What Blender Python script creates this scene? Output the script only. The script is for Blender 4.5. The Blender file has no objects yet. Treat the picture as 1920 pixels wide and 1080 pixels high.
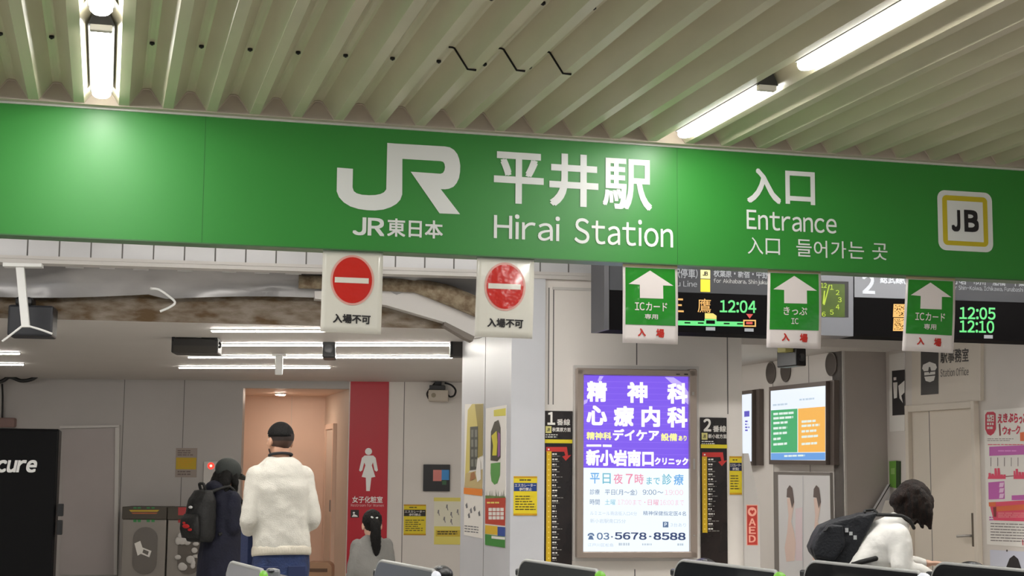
import bpy, bmesh, math, random
from mathutils import Vector, Matrix, Euler

scene = bpy.context.scene
COL = scene.collection

# ------------------------------------------------------------------ camera
F_PX, YAW, PITCH, ROLL = 2836.0, math.radians(14.967), math.radians(6.736), math.radians(0.489)
EYE = Vector((0.0, 0.0, 1.55))
FWD = Vector((math.sin(YAW) * math.cos(PITCH), math.cos(YAW) * math.cos(PITCH), math.sin(PITCH)))
_r = Vector((math.cos(YAW), -math.sin(YAW), 0.0))
_u = _r.cross(FWD)
RGT = _r * math.cos(ROLL) + _u * math.sin(ROLL)
UPV = -_r * math.sin(ROLL) + _u * math.cos(ROLL)
cam_data = bpy.data.cameras.new('camera')
cam_data.sensor_width = 36.0
cam_data.lens = 36.0 * F_PX / 1920.0
cam_data.clip_end = 200
cam = bpy.data.objects.new('camera', cam_data)
COL.objects.link(cam)
cam.matrix_world = Matrix(((RGT.x, UPV.x, -FWD.x, EYE.x), (RGT.y, UPV.y, -FWD.y, EYE.y),
                           (RGT.z, UPV.z, -FWD.z, EYE.z), (0, 0, 0, 1)))
scene.camera = cam

# ------------------------------------------------------------------ world, exposure
vs = scene.view_settings
vs.view_transform = 'Standard'
vs.look = 'None'
vs.exposure = 0.0
vs.gamma = 1.0
vs.use_curve_mapping = False
world = bpy.data.worlds.new('station_daylight')
scene.world = world
world.use_nodes = True
world.node_tree.nodes['Background'].inputs[0].default_value = (0.93, 0.97, 1.0, 1)
world.node_tree.nodes['Background'].inputs[1].default_value = 0.5

LAMP_E = 48.0        # open fluorescent tubes of the outer roof
STRIP_E = 75.0        # slim strips of the inner ceiling
CONC_E = 30.0         # added fill lamps, unseen behind the sign

# ------------------------------------------------------------------ measuring helpers
def ray(px, py):
    return FWD + RGT * ((px - 960.0) / F_PX) + UPV * ((540.0 - py) / F_PX)

def horizon(px):
    return 868.5 + 0.00855 * (px - 194.0)

def at_depth(px, py, d):
    r = ray(px, py)
    return EYE + r * d

def hit_z(px, py, z):
    r = ray(px, py)
    return EYE + r * ((z - EYE.z) / r.z)

def project(p):
    d = Vector(p) - EYE
    k = F_PX / d.dot(FWD)
    return 960.0 + d.dot(RGT) * k, 540.0 - d.dot(UPV) * k

class Pl:
    """A vertical plane: origin on the floor, u along it (to the right seen from the front)."""
    def __init__(s, o, ang):
        s.o = Vector((o[0], o[1], 0.0)); s.a = math.radians(ang)
        s.u = Vector((math.cos(s.a), math.sin(s.a), 0)); s.v = Vector((-math.sin(s.a), math.cos(s.a), 0))
    @classmethod
    def at(cls, px, d, ang):
        return cls(at_depth(px, horizon(px), d), ang)
    def shifted(s, off):
        return Pl(s.o - s.v * off, math.degrees(s.a))
    def xz(s, px, py, off=0.0):
        r = ray(px, py)
        t = ((s.o - EYE).dot(s.v) - off) / r.dot(s.v)
        p = EYE + r * t
        return ((p - s.o).dot(s.u), p.z)
    def pt(s, px, py, off=0.0):
        x, z = s.xz(px, py, off)
        return s.o + s.u * x - s.v * off + Vector((0, 0, z))

def srgb(c):
    o = []
    for v in c[:3]:
        v = v / 255.0
        o.append(v / 12.92 if v <= 0.04045 else ((v + 0.055) / 1.055) ** 2.4)
    return (o[0], o[1], o[2], 1.0)

# ------------------------------------------------------------------ materials
MATS = {}
def M(name, rgb, rough=0.5, metal=0.0, emit=0.0, var=0.0, scale=6.0, bump=0.0, bscale=40.0, coat=0.0, spec=0.5, rgb2=None, stretch=None, alpha=1.0):
    if name in MATS:
        return MATS[name]
    m = bpy.data.materials.new(name); m.use_nodes = True
    nt = m.node_tree; b = nt.nodes['Principled BSDF']
    col = srgb(rgb)
    b.inputs['Base Color'].default_value = col
    b.inputs['Roughness'].default_value = rough
    b.inputs['Metallic'].default_value = metal
    b.inputs['Specular IOR Level'].default_value = spec
    b.inputs['Coat Weight'].default_value = coat
    b.inputs['Coat Roughness'].default_value = 0.08
    if alpha < 1:
        b.inputs['Alpha'].default_value = alpha
    if emit:
        b.inputs['Emission Color'].default_value = col
        b.inputs['Emission Strength'].default_value = emit
        b.inputs['Base Color'].default_value = (0.02, 0.02, 0.02, 1)
    if (var or rgb2 or bump):
        tc = nt.nodes.new('ShaderNodeTexCoord')
        mp = nt.nodes.new('ShaderNodeMapping')
        if stretch:
            mp.inputs['Scale'].default_value = stretch
        nt.links.new(tc.outputs['Object'], mp.inputs['Vector'])
    if var or rgb2:
        n = nt.nodes.new('ShaderNodeTexNoise'); n.inputs['Scale'].default_value = scale
        n.inputs['Detail'].default_value = 5.0
        nt.links.new(mp.outputs['Vector'], n.inputs['Vector'])
        rp = nt.nodes.new('ShaderNodeValToRGB')
        c2 = srgb(rgb2) if rgb2 else tuple(c * (1 - var) for c in col[:3]) + (1,)
        rp.color_ramp.elements[0].position = 0.35; rp.color_ramp.elements[0].color = c2
        rp.color_ramp.elements[1].position = 0.65; rp.color_ramp.elements[1].color = col
        nt.links.new(n.outputs['Fac'], rp.inputs['Fac'])
        nt.links.new(rp.outputs['Color'], b.inputs['Base Color'])
    if bump:
        n2 = nt.nodes.new('ShaderNodeTexNoise'); n2.inputs['Scale'].default_value = bscale
        nt.links.new(mp.outputs['Vector'], n2.inputs['Vector'])
        bp = nt.nodes.new('ShaderNodeBump'); bp.inputs['Strength'].default_value = bump
        bp.inputs['Distance'].default_value = 0.02
        nt.links.new(n2.outputs['Fac'], bp.inputs['Height'])
        nt.links.new(bp.outputs['Normal'], b.inputs['Normal'])
    MATS[name] = m
    return m

def E_(name, rgb, s=1.0):
    return M('glow_' + name, rgb, emit=s, rough=0.3)

# ------------------------------------------------------------------ mesh building
class MB:
    def __init__(s):
        s.v = []; s.f = []; s.mi = []; s.mats = []; s.sm = []
    def m(s, mat):
        if mat not in s.mats:
            s.mats.append(mat)
        return s.mats.index(mat)
    def add(s, vs, fs, mat, smooth=False):
        b = len(s.v); i = s.m(mat)
        s.v.extend([tuple(p) for p in vs])
        for f in fs:
            s.f.append([b + k for k in f]); s.mi.append(i); s.sm.append(smooth)
    def box(s, x0, x1, y0, y1, z0, z1, mat):
        x0, x1 = min(x0, x1), max(x0, x1); y0, y1 = min(y0, y1), max(y0, y1); z0, z1 = min(z0, z1), max(z0, z1)
        vs = [(x0, y0, z0), (x1, y0, z0), (x1, y1, z0), (x0, y1, z0), (x0, y0, z1), (x1, y0, z1), (x1, y1, z1), (x0, y1, z1)]
        s.add(vs, [(3, 2, 1, 0), (4, 5, 6, 7), (0, 1, 5, 4), (1, 2, 6, 5), (2, 3, 7, 6), (3, 0, 4, 7)], mat)
    def prism(s, pts, y0, y1, mat, smooth=False):
        """pts: outline in (x, z), anticlockwise seen from the front (-y)."""
        n = len(pts)
        a = sum(pts[i][0] * pts[(i + 1) % n][1] - pts[(i + 1) % n][0] * pts[i][1] for i in range(n))
        if a < 0:
            pts = pts[::-1]
        vs = [(p[0], y0, p[1]) for p in pts] + [(p[0], y1, p[1]) for p in pts]
        s.add(vs, [tuple(range(n)), tuple(range(2 * n - 1, n - 1, -1))], mat)
        s.add(vs, [((i + 1) % n, i, n + i, n + (i + 1) % n) for i in range(n)], mat, smooth)
    def sweep(s, pts, r, mat, seg=8, closed_ends=True):
        pts = [Vector(p) for p in pts]; n = len(pts); vs = []; fs = []
        prev = None
        for i, p in enumerate(pts):
            t = (pts[min(i + 1, n - 1)] - pts[max(i - 1, 0)]).normalized()
            if prev is None:
                ref = Vector((0, 0, 1)) if abs(t.z) < 0.9 else Vector((1, 0, 0))
                a = t.cross(ref).normalized()
            else:
                a = (prev - t * prev.dot(t)).normalized()
            prev = a; b = t.cross(a)
            rr = r[i] if isinstance(r, (list, tuple)) else r
            for k in range(seg):
                w = 2 * math.pi * k / seg
                vs.append(p + a * math.cos(w) * rr + b * math.sin(w) * rr)
        for i in range(n - 1):
            for k in range(seg):
                k2 = (k + 1) % seg
                fs.append((i * seg + k, i * seg + k2, (i + 1) * seg + k2, (i + 1) * seg + k))
        s.add(vs, fs, mat, True)
        if closed_ends:
            s.add(vs[:seg], [tuple(range(seg - 1, -1, -1))], mat)
            s.add(vs[-seg:], [tuple(range(seg))], mat)
    def disc(s, cx, cz, rx, rz, y0, y1, mat, seg=40):
        s.prism([(cx + rx * math.cos(2 * math.pi * k / seg), cz + rz * math.sin(2 * math.pi * k / seg)) for k in range(seg)], y0, y1, mat, True)
    def ball(s, c, r, mat, seg=16, rings=10, rot=None):
        rx, ry, rz = (r, r, r) if not isinstance(r, (tuple, list)) else r
        vs = [Vector((0, 0, rz))]
        for i in range(1, rings):
            t = math.pi * i / rings
            for k in range(seg):
                w = 2 * math.pi * k / seg
                vs.append(Vector((rx * math.sin(t) * math.cos(w), ry * math.sin(t) * math.sin(w), rz * math.cos(t))))
        vs.append(Vector((0, 0, -rz)))
        if rot is not None:
            vs = [rot @ p for p in vs]
        vs = [p + Vector(c) for p in vs]
        fs = [(0, 1 + k, 1 + (k + 1) % seg) for k in range(seg)]
        for i in range(rings - 2):
            for k in range(seg):
                a = 1 + i * seg; k2 = (k + 1) % seg
                fs.append((a + k, a + seg + k, a + seg + k2, a + k2))
        e = len(vs) - 1; a = 1 + (rings - 2) * seg
        fs += [(a + k, e, a + (k + 1) % seg) for k in range(seg)]
        s.add(vs, fs, mat, True)
    def build(s, name, parent=None, bevel=0.0, loc=None, rotz=None):
        me = bpy.data.meshes.new(name)
        me.from_pydata(s.v, [], s.f)
        for m in s.mats:
            me.materials.append(m)
        me.polygons.foreach_set('material_index', s.mi)
        me.polygons.foreach_set('use_smooth', s.sm)
        me.update()
        o = bpy.data.objects.new(name, me); COL.objects.link(o)
        if parent is not None:
            o.parent = parent
        if loc is not None:
            o.location = loc
        if rotz is not None:
            o.rotation_euler = (0, 0, rotz)
        if bevel:
            b = o.modifiers.new('edge', 'BEVEL'); b.width = bevel; b.segments = 2; b.limit_method = 'ANGLE'
        return o

def tag(o, label, cat, group=None):
    o['label'] = label; o['category'] = cat
    if group:
        o['group'] = group
    return o

def struct(o, kind='structure'):
    o['kind'] = kind
    return o

def empty(name, loc, rotz=0.0):
    o = bpy.data.objects.new(name, None); COL.objects.link(o)
    o.location = loc; o.rotation_euler = (0, 0, rotz); o.empty_display_size = 0.1
    return o

def thing(name, label, cat, loc, rotz=0.0, group=None):
    return tag(empty(name, loc, rotz), label, cat, group)

class Fr:
    """A thing fixed on a vertical plane; its parts are laid out in the plane's own coordinates."""
    def __init__(s, plane, name, label, cat, px, py, group=None, off=0.0):
        s.p = plane.shifted(off) if off else plane
        x, z = s.p.xz(px, py)
        s.x0, s.z0 = x, z
        s.root = thing(name, label, cat, s.p.o + s.p.u * x + Vector((0, 0, z)), s.p.a, group)
    def xz(s, px, py, off=0.0):
        x, z = s.p.xz(px, py, off)
        return (x - s.x0, z - s.z0)
    def rect(s, a, off=0.0):
        x0, y0, x1, y1 = a
        xm, ym = (x0 + x1) / 2, (y0 + y1) / 2
        return s.xz(x0, ym, off)[0], s.xz(x1, ym, off)[0], s.xz(xm, y1, off)[1], s.xz(xm, y0, off)[1]
    def box(s, mb, a, front, back, mat):
        """pixel rectangle a, from `front` metres before the plane to `back` (negative: behind)"""
        X0, X1, Z0, Z1 = s.rect(a, front)
        mb.box(X0, X1, -front, -back, Z0, Z1, mat)
    def poly(s, mb, pts, front, back, mat):
        mb.prism([s.xz(x, y, front) for x, y in pts], -front, -back, mat)
    def quad(s, mb, a, off, mat):
        X0, X1, Z0, Z1 = s.rect(a, off)
        mb.add([(X0, -off, Z0), (X1, -off, Z0), (X1, -off, Z1), (X0, -off, Z1)], [(0, 1, 2, 3)], mat)
    def face(s, mb, pts, off, mat):
        P = [s.xz(x, y, off) for x, y in pts]; n = len(P)
        if sum(P[i][0] * P[(i + 1) % n][1] - P[(i + 1) % n][0] * P[i][1] for i in range(n)) < 0:
            P = P[::-1]
        mb.add([(x, -off, z) for x, z in P], [tuple(range(n))], mat)
    def oval(s, mb, cx, cy, rx, ry, off, mat, seg=40):
        s.face(mb, [(cx + rx * math.cos(2 * math.pi * k / seg), cy + ry * math.sin(2 * math.pi * k / seg)) for k in range(seg)], off, mat)
    def text(s, mb, string, a, off, mat, bold=0.0, slope=None, skew=0.0):
        V, Fc = lay_text(string, bold)
        x0, y0, x1, y1 = a
        if slope is None:
            X0, X1, Z0, Z1 = s.rect(a, off)
            vs = [(X0 + p[0] * (X1 - X0), -off - p[2], Z0 + p[1] * (Z1 - Z0)) for p in V]
        else:
            xm, ym = (x0 + x1) / 2, (y0 + y1) / 2
            vs = []
            for p in V:
                x = x0 + p[0] * (x1 - x0); y = y1 + p[1] * (y0 - y1)
                X, Z = s.xz(x + skew * (y - ym), y + slope * (x - xm), off)
                vs.append((X, -off - p[2], Z))
        mb.add(vs, Fc, mat)

# ------------------------------------------------------------------ lettering
_GL = {}
def glyph(ch):
    if ch in _GL:
        return _GL[ch]
    c = ch
    if 33 <= ord(ch) <= 126:
        c = chr(ord(ch) + 0xFEE0)
    cu = bpy.data.curves.new('glyph', 'FONT'); cu.body = c; cu.size = 1.0; cu.resolution_u = 4
    o = bpy.data.objects.new('glyph', cu); COL.objects.link(o)
    dg = bpy.context.evaluated_depsgraph_get()
    me = bpy.data.meshes.new_from_object(o.evaluated_get(dg))
    V = [(v.co.x, v.co.y) for v in me.vertices]
    Fc = [tuple(p.vertices) for p in me.polygons]
    bpy.data.objects.remove(o); bpy.data.meshes.remove(me); bpy.data.curves.remove(cu)
    _GL[ch] = (V, Fc)
    return _GL[ch]

def _em():
    xs = [v[0] for v in glyph('口')[0]]
    cu = bpy.data.curves.new('g', 'FONT'); cu.body = '口口'; cu.size = 1.0
    o = bpy.data.objects.new('g', cu); COL.objects.link(o)
    me = bpy.data.meshes.new_from_object(o.evaluated_get(bpy.context.evaluated_depsgraph_get()))
    w = max(v.co.x for v in me.vertices)
    bpy.data.objects.remove(o)
    return w - max(xs)
EM = _em()

def lay_text(string, bold=0.0):
    pen = 0.0; V = []; Fc = []
    for ch in string:
        if ch == ' ':
            pen += 0.32 * EM; continue
        if ch == '　':
            pen += EM; continue
        gv, gf = glyph(ch)
        if not gv:
            pen += 0.5 * EM; continue
        xs = [p[0] for p in gv]
        if ord(ch) < 127:
            sh = pen - min(xs); adv = max(xs) - min(xs) + 0.1 * EM
        else:
            sh = pen; adv = EM
        offs = [(0, 0)]
        if bold:
            b = bold * EM
            offs = [(b, b), (-b, b), (b, -b), (-b, -b)]
            if bold > 0.027:
                offs += [(b, 0), (-b, 0), (0, b), (0, -b)]
        for q, (dx, dy) in enumerate(offs):
            n = len(V)
            V += [(p[0] + sh + dx, p[1] + dy, q * 0.00015) for p in gv]
            Fc += [tuple(i + n for i in f) for f in gf]
        pen += adv
    x0 = min(p[0] for p in V); x1 = max(p[0] for p in V); y0 = min(p[1] for p in V); y1 = max(p[1] for p in V)
    return [((p[0] - x0) / (x1 - x0), (p[1] - y0) / (y1 - y0), p[2]) for p in V], Fc

def dashes(fr, mb, a, rows, mat, off, seed=0, fill=0.5, wmin=3, wmax=9, slope=0.0):
    """rows of small print too fine to read: broken dashes"""
    rnd = random.Random(seed); x0, y0, x1, y1 = a
    h = (y1 - y0) / rows
    for r in range(rows):
        x = x0; end = x0 + (x1 - x0) * rnd.uniform(0.65, 1.0)
        while x < end:
            w = rnd.uniform(wmin, wmax)
            xe = min(x + w, end); yy = y0 + r * h + slope * (x - x0)
            fr.face(mb, [(x, yy), (xe, yy + slope * w), (xe, yy + slope * w + h * fill), (x, yy + h * fill)], off, mat)
            x = xe + rnd.uniform(0.6, 1.8)

# ------------------------------------------------------------------ planes of the place
SIGN = Pl((0, 7.5), 0)
BOARD = Pl.at(1400, 10.3, 0)
HEAD = Pl.at(1190, 11.0, -5)
BACK = Pl.at(500, 18.5, -15)
_c = HEAD.pt(957.5, 872)
COLS = Pl((_c.x, _c.y), -90)             # left face of the column
OFFICE = Pl.at(1838, 12.28, -90)         # wall with the office door
_y = OFFICE.pt(1665, 880)
_e = Pl((_y.x, _y.y), 0).pt(1583, 880)
BLOCK = Pl((_y.x, _y.y), 0)              # grey end of the screen wall
SCREEN = Pl((_e.x, _e.y), -90)           # wall with the screens

# ------------------------------------------------------------------ common materials
WHITE_PANEL = M('white_wall_panel', (200, 196, 192), 0.42, var=0.05, scale=1.5)
GREY_PANEL = M('grey_wall_panel', (176, 171, 168), 0.45, var=0.06, scale=1.2)
LIGHT_PANEL = M('pale_wall_panel', (226, 220, 214), 0.42, var=0.04, scale=1.5)
OFFICE_W = M('office_wall', (216, 209, 202), 0.45, var=0.04, scale=1.5)
BLUE_WHITE = M('cool_white_panel', (200, 201, 206), 0.4, var=0.05, scale=2)
CEIL_PAINT = M('cream_deck_paint', (201, 194, 168), 0.3, var=0.09, scale=2.5, stretch=(3, 0.6, 3))
CLOSURE = M('rose_grey_closure', (204, 190, 176), 0.55, var=0.08, scale=8)
DARK = M('near_black', (16, 16, 18), 0.5)
JOINT = M('joint_grey', (104, 102, 100), 0.7)
SIGN_GREEN = M('sign_green', (42, 142, 45), 0.43, spec=0.75, var=0.03, scale=1.2)
SIGN_WHITE = M('sign_white', (242, 242, 240), 0.4)
TILE = M('header_tile', (206, 206, 208), 0.25, var=0.04, scale=3)
CONCRETE = M('stained_concrete', (140, 130, 118), 0.85, rgb2=(92, 72, 46), scale=7, stretch=(0.8, 0.8, 2.2), bump=0.4)
INNER_CEIL = M('inner_ceiling_white', (200, 195, 190), 0.6, var=0.04, scale=1)
FLOOR_M = M('floor_stone', (206, 202, 196), 0.35, var=0.12, scale=3)
STEEL = M('brushed_steel', (176, 172, 168), 0.35, metal=0.85, var=0.1, scale=10)
BLACK_PL = M('black_plastic', (24, 24, 26), 0.4)
WHITE_PL = M('white_plastic', (222, 222, 220), 0.4)
PAPER = M('white_paper', (232, 228, 222), 0.45)
TUBE = E_('lamp_tube', (255, 255, 250), LAMP_E)
STRIP = E_('ceiling_strip', (255, 250, 240), STRIP_E)
CONC = E_('concourse_fill', (255, 252, 246), CONC_E)

def plan_prism(name, pts, z0, z1, mat, kind='structure', parent=None):
    mb = MB(); n = len(pts)
    a = sum(pts[i][0] * pts[(i + 1) % n][1] - pts[(i + 1) % n][0] * pts[i][1] for i in range(n))
    if a < 0:
        pts = pts[::-1]
    vs = [(p[0], p[1], z0) for p in pts] + [(p[0], p[1], z1) for p in pts]
    mb.add(vs, [tuple(range(n - 1, -1, -1)), tuple(range(n, 2 * n))] + [(i, (i + 1) % n, n + (i + 1) % n, n + i) for i in range(n)], mat)
    o = mb.build(name, parent)
    if kind:
        o['kind'] = kind
    return o

def wall_on(plane, name, px0, px1, z0, z1, th, mat, joints=(), off=0.0):
    """a stretch of wall on a plane between two picture columns"""
    x0 = plane.xz(px0, horizon(px0))[0]; x1 = plane.xz(px1, horizon(px1))[0]
    mb = MB(); mb.box(x0, x1, -off, th, z0, z1, mat)
    for j in joints:
        xj, za, zb = j
        xj = plane.xz(xj, horizon(xj))[0]
        mb.box(xj - 0.004, xj + 0.004, -off - 0.0015, 0.01, za, zb, JOINT)
    o = mb.build(name, None, loc=plane.o, rotz=plane.a)
    return struct(o)

# ------------------------------------------------------------------ floor and shell
mb = MB(); mb.box(-9, 14, -5, 26, -0.12, 0, FLOOR_M); struct(mb.build('floor'))

TOP_Y = 7.44
CP = Pl((0, TOP_Y), 0)
Z_LOW = 3.274
xa = CP.xz(21.7, 150)[0]; xb = CP.xz(1187, 240)[0]
PER = (xb - xa) / 15.0
H_D = 0.092
mb = MB()
k0, k1 = -12, 46
prof = []
for k in range(k0, k1):
    c = xa + k * PER
    for dx, z in ((-0.5, 0), (-0.385, 0), (-0.10, H_D * 0.96), (-0.05, H_D), (0.05, H_D), (0.10, H_D * 0.96), (0.385, 0)):
        prof.append((c + dx * PER, Z_LOW + z))
n = len(prof)
Y0 = -4.0
vs = [(x, Y0, z) for x, z in prof] + [(x, TOP_Y, z) for x, z in prof]
mb.add(vs, [(i, i + 1, n + i + 1, n + i) for i in range(n - 1)], CEIL_PAINT)
mb.add([(x, y, z + 0.05) for x, y, z in vs], [(i + 1, i, n + i, n + i + 1) for i in range(n - 1)], CEIL_PAINT)
# closing panel behind the flutes and its lip
mb.box(prof[0][0], prof[-1][0], TOP_Y - 0.004, TOP_Y + 0.04, Z_LOW - 0.004, Z_LOW + 0.16, CLOSURE)
for k in range(k0, k1):
    c = xa + k * PER
    path = [(c + dx * PER, TOP_Y - 0.012, Z_LOW + z) for dx, z in ((-0.385, 0.004), (-0.10, H_D * 0.93), (-0.05, H_D * 0.965), (0.05, H_D * 0.965), (0.10, H_D * 0.93), (0.385, 0.004))]
    mb.sweep(path, 0.0045, CLOSURE, 6)
deck = struct(mb.build('ceiling'))
# dark open joints where three deck sheets meet
SEAM = M('seam_black', (22, 20, 16), 0.9)
for px, py in ((894, 130), (974, 131), (1061, 137)):
    p = hit_z(px, py, Z_LOW)
    c = xa + round((p.x - 0.44 * PER - xa) / PER) * PER
    s = MB()
    s.sweep([(c + dx * PER, p.y, Z_LOW + z - 0.001) for dx, z in ((-0.03, H_D), (0.05, H_D), (0.10, H_D * 0.95), (0.385, -0.001), (0.56, -0.002))], 0.006, SEAM, 6)
    s.build('sheet_seam', deck)
# bolt heads in the flutes
bolt = MB(); bolt.disc(0, 0, 0.011, 0.011, -0.006, 0.006, DARK, 10); bolt.ball((0, 0, 0), (0.009, 0.012, 0.009), DARK, 10, 6)
b0 = None
for k in range(-1, 16):
    c = xa + k * PER
    for yy in (6.62 - 0.012 * k, 5.55):
        if k == 2:
            continue
        if b0 is None:
            b0 = bolt.build('bolt_head', deck); o = b0
        else:
            o = b0.copy(); COL.objects.link(o)
        o.location = (c, yy, Z_LOW + H_D - 0.004); o.rotation_euler = (math.pi / 2, 0, 0)

# concourse ceiling behind the sign, left room, corridor
hp = lambda px, off=0.0: HEAD.pt(px, horizon(px), off)
a0 = hp(-700, -0.1); a1 = hp(1400, -0.1)
plan_prism('ceiling_concourse', [(-8, TOP_Y + 0.2), (12, TOP_Y + 0.2), (12, 18), (a1.x, 18), (a1.x, a1.y), (a0.x, a0.y)], 3.32, 3.4, INNER_CEIL)
e0 = hp(-700, -0.5); e1 = hp(905, -0.5)
Z_IN = 2.574
plan_prism('ceiling_left_room', [(e0.x, e0.y), (e1.x, e1.y), (e1.x + 4.2, 24), (-9, 24)], Z_IN, Z_IN + 0.12, INNER_CEIL)
f0 = hp(-700, -0.8); f1 = hp(905, -0.8)
plan_prism('wall_beam', [(e0.x, e0.y - 0.001), (e1.x, e1.y - 0.001), (f1.x, f1.y), (f0.x, f0.y)], Z_IN + 0.001, 2.81, CONCRETE)
plan_prism('ceiling_void', [(hp(-700, -0.1).x, hp(-700, -0.1).y), (hp(905, -0.1).x, hp(905, -0.1).y), (f1.x, f1.y), (f0.x, f0.y)], 3.05, 3.1, M('void_grey', (120, 116, 112), 0.9))
# tiled header over the gates
xj0 = HEAD.xz(52, 460)[0]; xj1 = HEAD.xz(1066, 500)[0]; TP = (xj1 - xj0) / 18
Z_HB = HEAD.xz(600, 497)[1]
mb = MB()
hx0 = HEAD.xz(-700, 480)[0]; hx1 = HEAD.xz(1400, 520)[0]
mb.box(hx0, hx1, 0, 0.12, Z_HB, 3.32, TILE)
for k in range(-14, 24):
    x = xj0 + k * TP
    mb.box(x - 0.005, x + 0.005, -0.0015, 0.01, Z_HB, 3.32, JOINT)
mb.box(hx0, hx1, -0.0015, 0.01, 3.18, 3.19, JOINT)
struct(mb.build('wall_header', loc=HEAD.o, rotz=HEAD.a))
mb = MB(); mb.box(hx0, hx1, -0.02, 0.14, Z_HB - 0.022, Z_HB, WHITE_PANEL); mb.box(hx0, hx1, -0.012, 0.13, Z_HB - 0.05, Z_HB - 0.022, WHITE_PANEL)
struct(mb.build('trim_1', loc=HEAD.o, rotz=HEAD.a))
Z_W = Z_HB - 0.05
# wall with the light box
def xh(px): return HEAD.xz(px, horizon(px))[0]
mb = MB(); mb.box(xh(1019), xh(1395), 0.03, 0.33, 0, Z_W, LIGHT_PANEL)
for px, za, zb in ((1196, 2.3, Z_W - 0.06), (1192, 0, 0.82), (1038, 2.0, Z_W - 0.06), (1368, 1.95, Z_W - 0.06)):
    mb.box(xh(px) - 0.004, xh(px) + 0.004, 0.0285, 0.05, za, zb, JOINT)
mb.box(xh(1036), xh(1395), 0.02, 0.05, Z_W - 0.075, Z_W - 0.055, WHITE_PANEL)
mb.box(xh(1029) - 0.004, xh(1029) + 0.004, 0.0285, 0.05, 2.0, Z_W - 0.06, JOINT)
struct(mb.build('wall_lightbox', loc=HEAD.o, rotz=HEAD.a))
# column
A = HEAD.pt(957.5, 872); B = HEAD.pt(1021, 872); D = COLS.pt(864.5, 872)
plan_prism('column_left', [(A.x, A.y), (B.x, B.y), (B.x + 0.05, D.y), (D.x, D.y)], 0, Z_W, BLUE_WHITE)
mb = MB()
j = COLS.xz(910, 700)[0]
mb.box(j - 0.004, j + 0.004, -0.0015, 0.01, 0, Z_W, JOINT)
struct(mb.build('trim_2', loc=COLS.o, rotz=COLS.a))
# back wall of the left room with the washroom opening
Z_B = Z_IN - 0.0
wall_on(BACK, 'wall_back', -420, 452, 0, Z_B, 0.15, GREY_PANEL, joints=((228, 0, Z_B), (341, 0, Z_B)))
wall_on(BACK, 'wall_back.001', 652, 980, 0, Z_B, 0.15, LIGHT_PANEL, joints=((756, 0, Z_B),))  # paler panel here stands in for the brighter light towards the column
Z_OP = BACK.xz(530, 728)[1]
OPX = 652
wall_on(BACK, 'wall_back.002', 452, OPX, Z_OP, Z_B, 0.15, GREY_PANEL)
PEACH = M('peach_panel', (236, 206, 186), 0.5, var=0.04, scale=2)
BEIGE = M('beige_panel', (222, 204, 188), 0.5, var=0.04, scale=2)
PA = BACK.pt(OPX, 870, -0.15); PB = PA + Vector((0, 2.1, 0)); PL_ = BACK.pt(452, 870, -0.15)
ALC = Pl((PB.x, PB.y), -15)
PC = PB - BACK.u * 3.4; PD = PL_ + Vector((-0.9, 0.2, 0))
mb = MB(); mb.box(-3.4, 0.2, 0, 0.1, 0, Z_OP + 0.1, PEACH)
xs = ALC.xz(546, 800)[0]
mb.box(xs - 0.004, xs + 0.004, -0.0015, 0.01, 0, Z_OP, BEIGE)
struct(mb.build('wall_washroom', loc=ALC.o, rotz=ALC.a))
plan_prism('wall_washroom_side', [(PA.x, PA.y), (PA.x + 0.1, PA.y), (PA.x + 0.1, PB.y), (PA.x, PB.y)], 0, Z_OP + 0.1, BEIGE)
plan_prism('wall_washroom_side', [(PL_.x, PL_.y), (PL_.x, PL_.y + 0.1), (PC.x, PC.y + 0.1), (PC.x - 0.1, PC.y)], 0, Z_OP + 0.1, BEIGE)
plan_prism('ceiling_washroom', [(PA.x + 0.1, PA.y + 0.001), (PB.x + 0.1, PB.y + 0.05), (PC.x, PC.y), (PL_.x, PL_.y + 0.001)], Z_OP, Z_OP + 0.06, PEACH)
# door standing in the washroom passage
d1 = thing('passage_door', 'narrow beige door on the right side of the peach washroom passage', 'door', (PA.x, PA.y + 1.36, 0), 0)
mb = MB(); mb.box(-0.03, 0.0, -0.33, 0.33, 0.01, 2.02, BEIGE); mb.build('door_leaf', d1, 0.006)
mb = MB(); mb.box(-0.05, 0.0, -0.40, -0.331, 0.0, 2.09, PEACH); mb.box(-0.05, 0.0, 0.331, 0.40, 0.0, 2.09, PEACH); mb.box(-0.048, 0.0, -0.33, 0.33, 2.021, 2.09, PEACH); mb.build('door_frame', d1)
mb = MB(); mb.box(-0.06, -0.03, -0.28, -0.25, 0.95, 1.1, STEEL); mb.build('handle', d1, 0.005)
# right-hand walls
def wall_y(plane, name, pxa, pxb, z1, mat, th=0.15, joints=()):
    return wall_on(plane, name, pxa, pxb, 0, z1, th, mat, joints)
x0 = OFFICE.xz(1665, 880)[0]
mb = MB(); mb.box(x0, x0 + 9.0, 0, 0.15, 0, 3.32, OFFICE_W)
struct(mb.build('wall_office', loc=OFFICE.o, rotz=OFFICE.a))
mb = MB()
bx1 = BLOCK.xz(1665, 880)[0]; bx0 = BLOCK.xz(1583, 880)[0]
mb.box(bx0, bx1 + 0.3, 0, 0.2, 0, 2.62, M('grey_block', (176, 168, 162), 0.5, var=0.06, scale=2))
mb.box(bx0 + 0.0005, bx0 + 0.02, -0.006, 0.0, 0, 2.62, WHITE_PANEL)
struct(mb.build('wall_block', loc=BLOCK.o, rotz=BLOCK.a))
x0 = SCREEN.xz(1583, 880)[0]
mb = MB(); mb.box(x0 - 5.5, x0 - 0.012, 0, 0.15, 0, 2.62, LIGHT_PANEL)
for px in (1519, 1451):
    xx = SCREEN.xz(px, 880)[0]; mb.box(xx - 0.004, xx + 0.004, -0.0015, 0.01, 0, 2.62, JOINT)
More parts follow.
